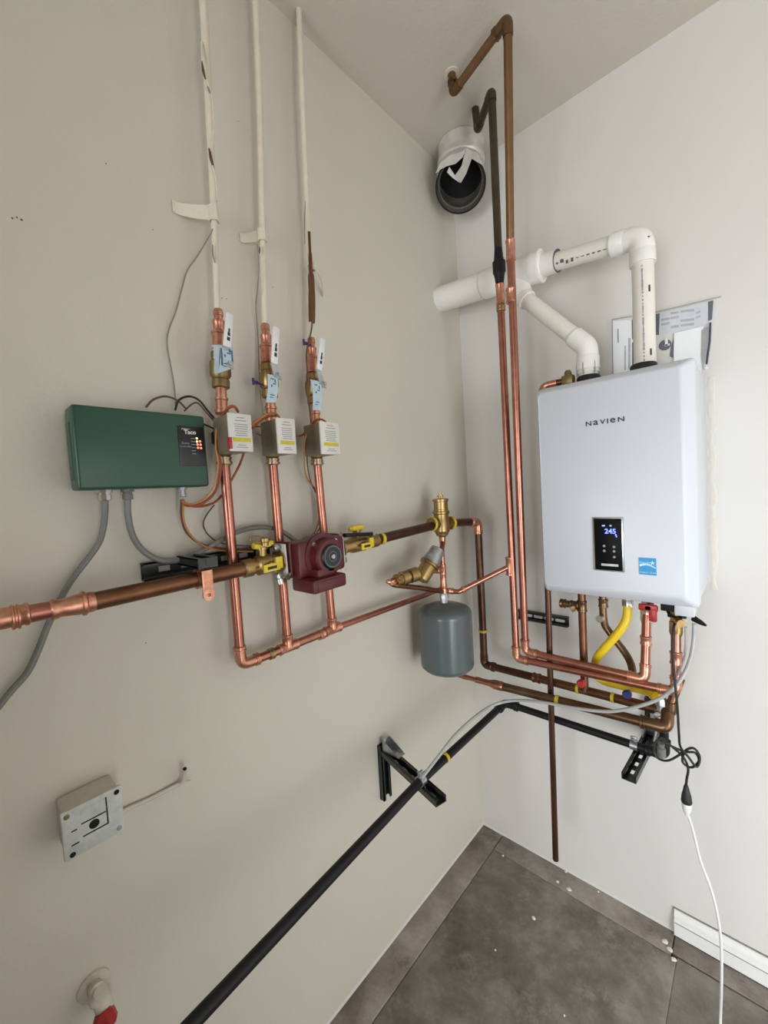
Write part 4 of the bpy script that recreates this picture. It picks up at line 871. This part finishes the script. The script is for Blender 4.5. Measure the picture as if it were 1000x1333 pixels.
# run 2: bronze return
Q0 = B(603, 880, .21); Q1 = B(652, 893, .28); Q2 = B(862, 946, .28)
Q0 = L(600, 879.5, .03); Q0.y = -.28; Q0.z = B(604, 880, .28).z; Q0.x = B(604, 880, .28).x
t = thing('return_pipe', 'bronze coloured return pipe with stepped reducer and yellow band in front', 'pipe', Q1)
ub = (Q2-Q1).normalized()
Qw = Q1-ub*.28
m = MB(); tube(m, [Q1-ub*.02, Q2], .0155, n=18); obj('pipe', m, 'bronze', t)
qa = B(601, 880, .28); qd = (Q1-qa)
m = MB(); lathe(m, qa, Q1+ub*.012, [(0, .0085), (.05, .0105), (.16, .0105), (.18, .009), (.34, .009), (.36, .0125), (.48, .0125), (.5, .011), (.68, .0125), (.76, .0165), (.8, .018), (.97, .018), (1, .0155)], 18); obj('reducer', m, 'copper', t)
tw = V((.0, -.285, qa.z)); 
m = MB(); q3 = qa-ub*.035; tube(m, [qa+ub*.01, q3, q3+Z*.09, V((.001, q3.y, q3.z+.09))], .0085, rad=.02); obj('tail_pipe', m, 'brown', t)
up_top = V((Q2.x+.012, -.255, RE.z))
m = MB(); tube(m, [Q2-ub*.05, Q2+ub*.012, V((Q2.x+.012, -.26, Q2.z+.03)), RE+V((.0, 0, 0))], .0178, rad=.02, n=18); fit(m, Q2-ub*.05, ub, .014, .0190); obj('elbow', m, 'bronze', t)
m = MB(); tube(m, [RE-ur*.03, RE+ur*.012, V((RE.x+.012, -.24, RE.z+.035))], .0175, rad=.02, n=18); tube(m, [RE+V((.012, 0, .03)), V((c1u.x+.004, -.21, c1e.z+.02))], .0125); obj('end_elbow', m, 'bronze', t)
f_ = (B(726, 911, .28).x-Q1.x)/(Q2.x-Q1.x); m = MB(); arc_ring(m, Q1.lerp(Q2, f_), ub, .0150, .012, .0022); tie = obj('cable_tie', m, 'yeld', t); tie['label'] = 'yellow band'
# gas valve at the end of the hose
t = thing('gas_valve', 'grey and brass gas valve under the end of the yellow hose', 'valve', e-Z*.05)
m = MB(); lathe(m, e+ed*.008+Z*.008, e-Z*.075+ed*.01, [(0, .014), (.1, .018), (.3, .018), (.34, .013), (.5, .021), (.8, .021), (.84, .016), (1, .016)], 8); obj('body', m, 'galv', t)
m = MB(); lathe(m, e-Z*.045+Y*.0, e-Z*.045-Y*.03+X*.004, [(0, .009), (.6, .009), (.65, .013), (1, .012)], 12); box(m, e+V((.012, -.034, -.05)), X, Z, Y, .034, .010, .005, .002); obj('handle', m, 'chrome', t)

# ------------------------------------------------------------------ black gas pipe and strut brackets
zg = .775
g0, g1_, g2_, g3 = F(225, 1362, zg), F(548, 1016, zg), F(656, 916, zg), F(838, 972, zg)
gx = (g1_.x+g2_.x)/2; g2_.x = gx; gy = (g2_.y+g3.y)/2; g2_.y = gy; g3.y = gy
g0 = F(240, 1343, zg)
gp_ = thing('gas_pipe', 'long black gas pipe resting on two wall brackets round the corner', 'pipe', g2_)
gs0 = g1_+(g0-g1_)*1.25
ge = V((e.x+.004, gy, zg))
m = MB(); tube(m, [gs0, g1_, g2_, ge, V((ge.x, gy, e.z-.07))], .0136, rad=.03, n=16); obj('pipe', m, 'black', gp_)
m = MB(); ug = (g1_-g2_).normalized(); tube(m, [g2_+ug*.05, g2_, g2_+X*.05], .0165, rad=.034, n=16); fit(m, g2_+ug*.05, ug, .016, .0185, .03); fit(m, g2_+X*.05, X, .016, .0185, .03); obj('elbow', m, 'black', gp_)
m = MB(); tube(m, [ge-X*.045, ge, ge+Z*.045], .0165, rad=.026, n=16); fit(m, ge-X*.045, X, .016, .0185, .03); fit(m, ge+Z*.045, Z, .016, .0185, .03); obj('elbow', m, 'black', gp_)
m = MB(); c = F(581, 987, zg); c.x = g1_.lerp(g2_, .3).x; arc_ring(m, V((g1_.x+(gx-g1_.x)*.3, c.y, zg)), Y, .0134, .010, .003); obj('cable_tie', m, 'yeld', gp_)['label'] = 'yellow band'
def clampring(c, ax, t):
    m = MB(); arc_ring(m, c, ax, .0137, .022, .0025, 0, 360); n_ = V(ax).normalized(); s_ = n_.cross(Z)
    box(m, c+Z*.022, n_, s_, Z, .020, .008, .018, .002); tube(m, [c+Z*.024-s_*.012, c+Z*.024+s_*.012], .003, n=8); ob = obj('pipe_clamp', m, 'galv', t); return ob
arm_z = zg-.0136-.003
t = thing('strut_bracket', 'black slotted strut bracket on the left wall carrying the gas pipe', 'bracket', V((0, g1_.y, arm_z)))
a, b = L(497, 966, 0), L(499, 1037, 0); yb0 = g1_.y-.006; a.y = b.y = (a.y+b.y)/2
m = MB(); channel(m, b, a, X, slots=[.04, .09, .14]); obj('wall_channel', m, 'strut', t)
m = MB(); channel(m, V((.022, a.y, arm_z-.021)), V((.315, g1_.y-.004, arm_z-.021)), Z, slots=[.06+.05*k for k in range(5)]); obj('arm_channel', m, 'strut', t)
m = MB(); box(m, V((.026, a.y, arm_z+.020)), X, Y, Z, .006, .036, .046, .002); box(m, V((.062, a.y+.001, arm_z+.002)), X, Y, Z, .075, .036, .004, .001)
prism(m, [V((.024, a.y-.018, arm_z+.001)), V((.09, a.y-.018, arm_z+.001)), V((.09, a.y-.018, arm_z+.006)), V((.032, a.y-.018, arm_z+.040)), V((.024, a.y-.018, arm_z+.040))], Y, .003)
prism(m, [V((.024, a.y+.016, arm_z+.001)), V((.09, a.y+.016, arm_z+.001)), V((.09, a.y+.016, arm_z+.006)), V((.032, a.y+.016, arm_z+.040)), V((.024, a.y+.016, arm_z+.040))], Y, .003); obj('angle_bracket', m, 'galv', t)
for p in (V((.029, a.y, arm_z+.026)), ):
    m = MB(); lathe(m, p, p+X*.008, [(0, .008), (1, .008)], 6); obj('bolt', m, 'chrome', t)
clampring(V((gx+(g1_.x-gx), g1_.y, zg)), Y, t)
for k in (.028, .05):
    p = V((g1_.x+k, g1_.y-.006, arm_z-.016)); m = MB(); lathe(m, p, p+Z*.006, [(0, .005), (1, .005)], 6); obj('bolt', m, 'chrome', t)
# right wall bracket
kx = B(845, 990, .1).x; kx = F(833, 973, zg).x-.022
t = thing('strut_bracket', 'black slotted strut bracket on the right wall under the boiler', 'bracket', V((kx, 0, arm_z)))
wa, wb = V((kx+.03, 0, arm_z+.12)), V((kx+.03, 0, arm_z-.09))
m = MB(); channel(m, wb, wa, -Y, slots=[.035, .085, .135, .18]); obj('wall_channel', m, 'strut', t)
ea = F(822, 1018, arm_z-.02)
m = MB(); channel(m, V((kx+.03, -.022, arm_z-.021)), V((kx+.018, min(-.30, ea.y), arm_z-.021)), Z, slots=[.05+.05*k for k in range(5)]); obj('arm_channel', m, 'strut', t)
m = MB(); xx = kx+.03
for s_ in (-.018, .016): prism(m, [V((xx+s_, -.024, arm_z+.001)), V((xx+s_, -.09, arm_z+.001)), V((xx+s_, -.09, arm_z+.006)), V((xx+s_, -.032, arm_z+.040)), V((xx+s_, -.024, arm_z+.040))], X, .003)
box(m, V((xx, -.026, arm_z+.005)), X, Y, Z, .036, .006, .036, .002); obj('angle_bracket', m, 'galv', t)
clampring(V((kx+.005, gy, zg)), X, t)
# slotted strut on the right wall behind the pipes
a, b = B(676, 801, 0), B(741, 806, 0); zz = (a.z+b.z)/2; 
t = thing('strut_channel', 'short black slotted strut fixed flat on wall left below boiler', 'bracket', V(((a.x+b.x)/2, 0, zz)))
m = MB(); box(m, V(((a.x+b.x)/2, -.003, zz)), X, Z, Y, b.x-a.x, .041, .006)
for q in (-1, 1): box(m, V(((a.x+b.x)/2, -.012, zz+q*.0185)), X, Z, Y, b.x-a.x, .004, .020); box(m, V(((a.x+b.x)/2, -.021, zz+q*.0155)), X, Z, Y, b.x-a.x, .010, .003)
obj('channel', m, 'strut', t)
for k in range(4):
    x_ = a.x+.03+.046*k; m = MB()
    prism(m, [V((x_+dx_*.026+math.cos(an)*.0065, -.0062, zz+math.sin(an)*.0065)) for dx_, an in [(0, math.radians(90+30*j)) for j in range(7)]+[(1, math.radians(-90+30*j)) for j in range(7)]], -Y, .0006)
    obj('slot', m, 'label', t)['label'] = 'slot showing the pale wall'

# ------------------------------------------------------------------ cords and tube
wire('drain_tube', [B(904, 812, .25), B(903, 835, .25), B(898, 860, .27), B(886, 885, .30), B(866, 905, .315), B(836, 918, .32), B(795, 926, .32), B(750, 922, .32), B(705, 914, .315), B(668, 912, .30), L(640, 919, .27), L(615, 936, .265), L(591, 959, .262), L(573, 982, .262), L(559, 1000, .262), L(549, 1013, .262)],
     .0054, 'clear', 'clear plastic drain tube sagging from boiler to the left gas bracket', 'tube', n=12)
wire('drain_tube', [B(893, 816, .25), B(893, 840, .25), B(889, 862, .26), B(876, 890, .30)], .0035, 'clear', 'thin clear tube beside the rightmost copper riser', 'tube', n=10)
cord = thing('power_cord', 'black power cord coiled in a loop with a black plug below', 'cord', B(893, 1035, .24))
m = MB(); tube(m, smooth([B(882, 806, .26), B(877, 818, .29), B(876, 850, .31), B(878, 880, .325), B(882, 920, .33), B(884, 955, .32), B(886, 972, .30), B(896, 985, .29), B(907, 998, .285), B(911, 985, .28), B(903, 974, .28), B(892, 978, .28), B(889, 992, .28), B(900, 999, .28), B(910, 991, .275), B(905, 980, .275), B(890, 978, .275), B(868, 968, .28), B(861, 962, .28)], 8), .0034, n=8); obj('cord', m, 'rubber', cord)
m = MB(); tube(m, smooth([B(862, 960, .275), B(875, 972, .28), B(890, 986, .275), B(896, 1001, .27), B(894, 1015, .265), B(893, 1030, .26)], 8), .0034, n=8); obj('cord', m, 'rubber', cord)
m = MB(); tube(m, smooth([B(862, 960, .28), B(853, 967, .285), B(852, 980, .285), B(858, 988, .285), B(870, 990, .285), B(884, 983, .28), B(889, 978, .28)], 8), .0032, n=8); obj('cord', m, 'rubber', cord)
pa_, pb_ = B(893.5, 1026, .26), B(894, 1045, .26)
m = MB(); lathe(m, pa_+(pa_-pb_)*.25, pb_, [(0, .0042), (.15, .007), (.35, .009), (.6, .0125), (.9, .0145), (1, .013)], 14); obj('plug', m, 'rubber', cord)
m = MB(); c = B(861, 972, .25); lathe(m, c+Z*.012, c-Z*.035, [(0, .010), (.3, .008), (.35, .012), (.9, .012), (1, .008)], 14); o_ = obj('pipe_cap', m, 'grey'); tag(o_, 'round grey cap behind the black cord under the boiler', 'cap')
ec = thing('extension_cord', 'white extension cord hanging from the black plug to the floor', 'cord', F(938, 1330, 0))
fl_ = F(938, 1330, .004)
sy = -fl_.y
m = MB(); pts = [pb_-Z*.028, B(902, 1080, .25), B(912, 1120, .24), B(925, 1155, .24), B(934, 1190, .235), B(939, 1230, .23), B(939.5, 1280, sy+.02)]
tube(m, smooth(pts+[fl_+Z*.002, F(938, 1360, .005), F(945, 1420, .005), V((1.25, -1.05, .005)), V((1.7, -1.15, .005)), V((2.4, -1.0, .005))], 8), .0038, n=10); obj('cord', m, 'plasw', ec)
m = MB(); a, b = pb_+Z*.004, pb_-Z*.040; lathe(m, a, b, [(0, .012), (.3, .013), (.6, .011), (.85, .007), (1, .005)], 12); obj('socket', m, 'plasw', ec)

# ------------------------------------------------------------------ vent duct in the corner
mo = D(599.5, 242, 1.66); tow = (CAM-mo).normalized()
t = thing('vent_duct', 'foil wrapped vent duct stub with torn open mouth in ceiling corner', 'duct', mo)
c0 = V((.118, -.125, RH+.03)); c1 = V((.118, -.125, RH-.075)); ax = (tow+V((0, 0, -.12))).normalized()
mouth = mo; back = mouth-ax*.085
path = smooth([c0, V((c0.x, c0.y, RH-.02)), back.lerp(V((c0.x, c0.y, RH-.06)), .45), mouth], 8)
R_ = .097; rad_ = []
for i in range(len(path)): rad_.append(R_*(1+(.05 if i % 6 in (0, 1) else 0))*(.93+.07*i/(len(path)-1)))
m = MB(); tube(m, path, rad_, n=32, cap=False); obj('outer_wrap', m, 'duct', t)
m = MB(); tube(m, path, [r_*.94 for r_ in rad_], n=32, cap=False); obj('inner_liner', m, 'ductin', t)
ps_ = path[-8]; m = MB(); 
lathe(m, ps_, ps_-(path[-7]-path[-9])*.4, [(0, .001), (.01, .0895), (1, .0895)], 32, cap=False); obj('duct_shade_plate', m, 'shade_and_rim', t)  # black plate that paints the deep shade inside the duct
tg = (path[-1]-path[-2]).normalized()
x_, y_ = frame(tg)
m = MB(); ring = [mouth+x_*(R_*1.0*math.cos(k*math.tau/32))+y_*(R_*1.0*math.sin(k*math.tau/32)) for k in range(33)]; tube(m, ring, .0032, n=8, cap=False); obj('rim_wire', m, 'shade_and_rim', t)
def Mo(px, py, o=0.):                                  # a point on the mouth's plane
    d_ = _ray(px, py); tt = (mouth+tg*o-CAM).dot(tg)/d_.dot(tg); return CAM+d_*tt
m = MB()
prism(m, [Mo(607, 192, .008), Mo(622, 199, .004), Mo(614, 207, 0), Mo(607, 226, -.012), Mo(600, 238, -.012), Mo(592, 229, -.012), Mo(601, 216, 0)], tg, .002)
prism(m, [Mo(585, 217, .002), Mo(591, 226, -.008), Mo(599, 238, -.010), Mo(589, 231, -.004), Mo(582, 224, .004)], tg, .002); obj('torn_flap', m, 'foil', t)['label'] = 'torn hanging foil flap'
m = MB(); prism(m, [Mo(567, 226, .004), Mo(573, 212, .010), Mo(585, 202, .016), Mo(602, 197, .016), Mo(606, 193, .012), Mo(603, 204, .006), Mo(593, 213, .004), Mo(582, 216, .002), Mo(574, 220, .002)], tg, .0025); obj('torn_edge', m, 'foil', t)
m = MB(); prism(m, [Mo(606, 193, .012), Mo(622, 199, .010), Mo(629, 215, .006), Mo(624, 212, .002), Mo(614, 206, .002)], tg, .0025); obj('torn_edge', m, 'foil', t)
for k in (0,):
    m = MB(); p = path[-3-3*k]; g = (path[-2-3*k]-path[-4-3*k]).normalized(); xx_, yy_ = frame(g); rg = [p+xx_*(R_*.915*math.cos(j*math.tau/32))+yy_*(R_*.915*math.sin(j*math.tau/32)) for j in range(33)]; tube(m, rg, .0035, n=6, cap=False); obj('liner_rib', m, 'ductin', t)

# ------------------------------------------------------------------ worn electrical box, stub cable, hose tap
q = [L(*p, .07) for p in ((77, 1058), (158, 1025), (162, 1078), (86, 1125))]
jb = thing('junction_box', 'square worn grey electrical box with a round knockout on left wall', 'electrical box', L(120, 1075, 0))
m = MB(); yA, yB = (q[0].y+q[3].y)/2+.003, (q[1].y+q[2].y)/2-.003; zA = (q[2].z+q[3].z)/2+.003; zB = (q[0].z+q[1].z)/2-.003
abox(m, (.001, yA, zA), (.066, yB, zB), .005); obj('box', m, 'wallc', jb)
m = MB(); abox(m, (.063, yA-.004, zA-.004), (.071, yB+.004, zB+.004), .004); cv = obj('cover_plate', m, 'jbox', jb)
def jp(fy, fz): return V((.0712, yA+(yB-yA)*fy, zA+(zB-zA)*fz))
W, H = yB-yA, zB-zA
m = MB(); lathe(m, jp(.5, .48)-X*.002, jp(.5, .48)+X*.0008, [(0, .0085), (1, .0085)], 20); obj('knockout_hole', m, 'slot', cv)
m = MB(); c = jp(.52, .50)
for cy_, cz_, w_, h_ in ((.50, .62, .44, .012), (.52, .33, .46, .012), (.74, .52, .012, .38), (.74, .83, .012, .22)): box(m, jp(cy_, cz_), Y, Z, X, W*w_, H*h_ if h_ > .02 else .0022, .0012) if w_ > .02 else box(m, jp(cy_, cz_), Y, Z, X, .0022, H*h_, .0012)
box(m, jp(.16, .26), Y, Z, X, W*.13, .0022, .0012); box(m, jp(.16, .56), Y, Z, X, W*.10, .002, .0012); obj('scored_line', m, 'slot', cv)
m = MB(); box(m, jp(.50, .80)-X*.0003, Y, Z, X, W*.42, H*.22, .0014); obj('raised_panel', m, 'jbox', cv)
for fy, fz, k in ((.06, .93, 'brassd'), (.94, .93, 'slot'), (.93, .08, 'greyink'), (.10, .06, 'slot')):
    m = MB(); lathe(m, jp(fy, fz)-X*.001, jp(fy, fz)+X*.0016, [(0, .0048), (.7, .0048), (1, .003)], 10); obj('corner_screw', m, k, cv)
sc = thing('painted_cable_stub', 'cream painted cable stub with open end right of the grey box', 'cable', L(238, 1005, 0))
m = MB(); tube(m, smooth([L(150, 1062, .012), L(168, 1052, .008), L(195, 1040, .007), L(222, 1026, .008), L(236, 1018, .012), L(240, 1006, .03)], 6), .0048, n=10); obj('cable', m, 'wallc', sc)
m = MB(); tube(m, smooth([L(232, 1021, .01), L(240, 1018, .012), L(248, 1016, .016)], 4), .0022, n=8); obj('wire', m, 'wallc', sc)
m = MB(); a, b = L(239.5, 1008, .026), L(240.5, 1001, .036); lathe(m, a, b, [(0, .0052), (1, .0058)], 12); obj('sheath', m, 'wallc', sc)
m = MB(); lathe(m, b-(b-a)*.2, b+(b-a)*.03, [(0, .0042), (1, .0042)], 12); obj('open_end', m, 'slot', sc)
hb = thing('hose_tap', 'cream painted hose tap with red handle at the lower left edge', 'tap', L(125, 1290, 0))
c = L(122, 1282, 0)
m = MB(); lathe(m, c, c+X*.012, [(0, .030), (.4, .029), (1, .016)], 24); obj('wall_plate', m, 'wallc', hb)
tp = L(134, 1304, .04)
m = MB(); tube(m, [c+X*.006, L(126, 1290, .035), L(133, 1302, .045), L(139, 1325, .055)], [.014, .015, .016, .015], n=14); lathe(m, L(126, 1303, .04), L(131, 1292, .05), [(0, .014), (.5, .018), (1, .012)], 10); obj('body', m, 'wallc', hb)
m = MB(); a, b = L(133, 1316, .055), L(139, 1338, .07); lathe(m, a, b, [(0, .014), (.3, .020), (.8, .022), (1, .018)], 8); lathe(m, a.lerp(b, .4)+X*.01, a.lerp(b, .4)+X*.034, [(0, .008), (1, .006)], 8); obj('handle', m, 'red', hb)

# things of one kind that have no group yet share one
names = {'strut_bracket': 'strut brackets carrying the pipes', 'flexible_conduit': 'cables leaving the green box', 'service_valve': 'valves under the boiler',
         'thermostat_wire': 'thin wires along the painted risers', 'drain_tube': 'clear tubes under the boiler'}
for o_ in COL.objects:
    if o_.parent is None and o_.name.split('.')[0] in names and 'group' not in o_: o_['group'] = names[o_.name.split('.')[0]]
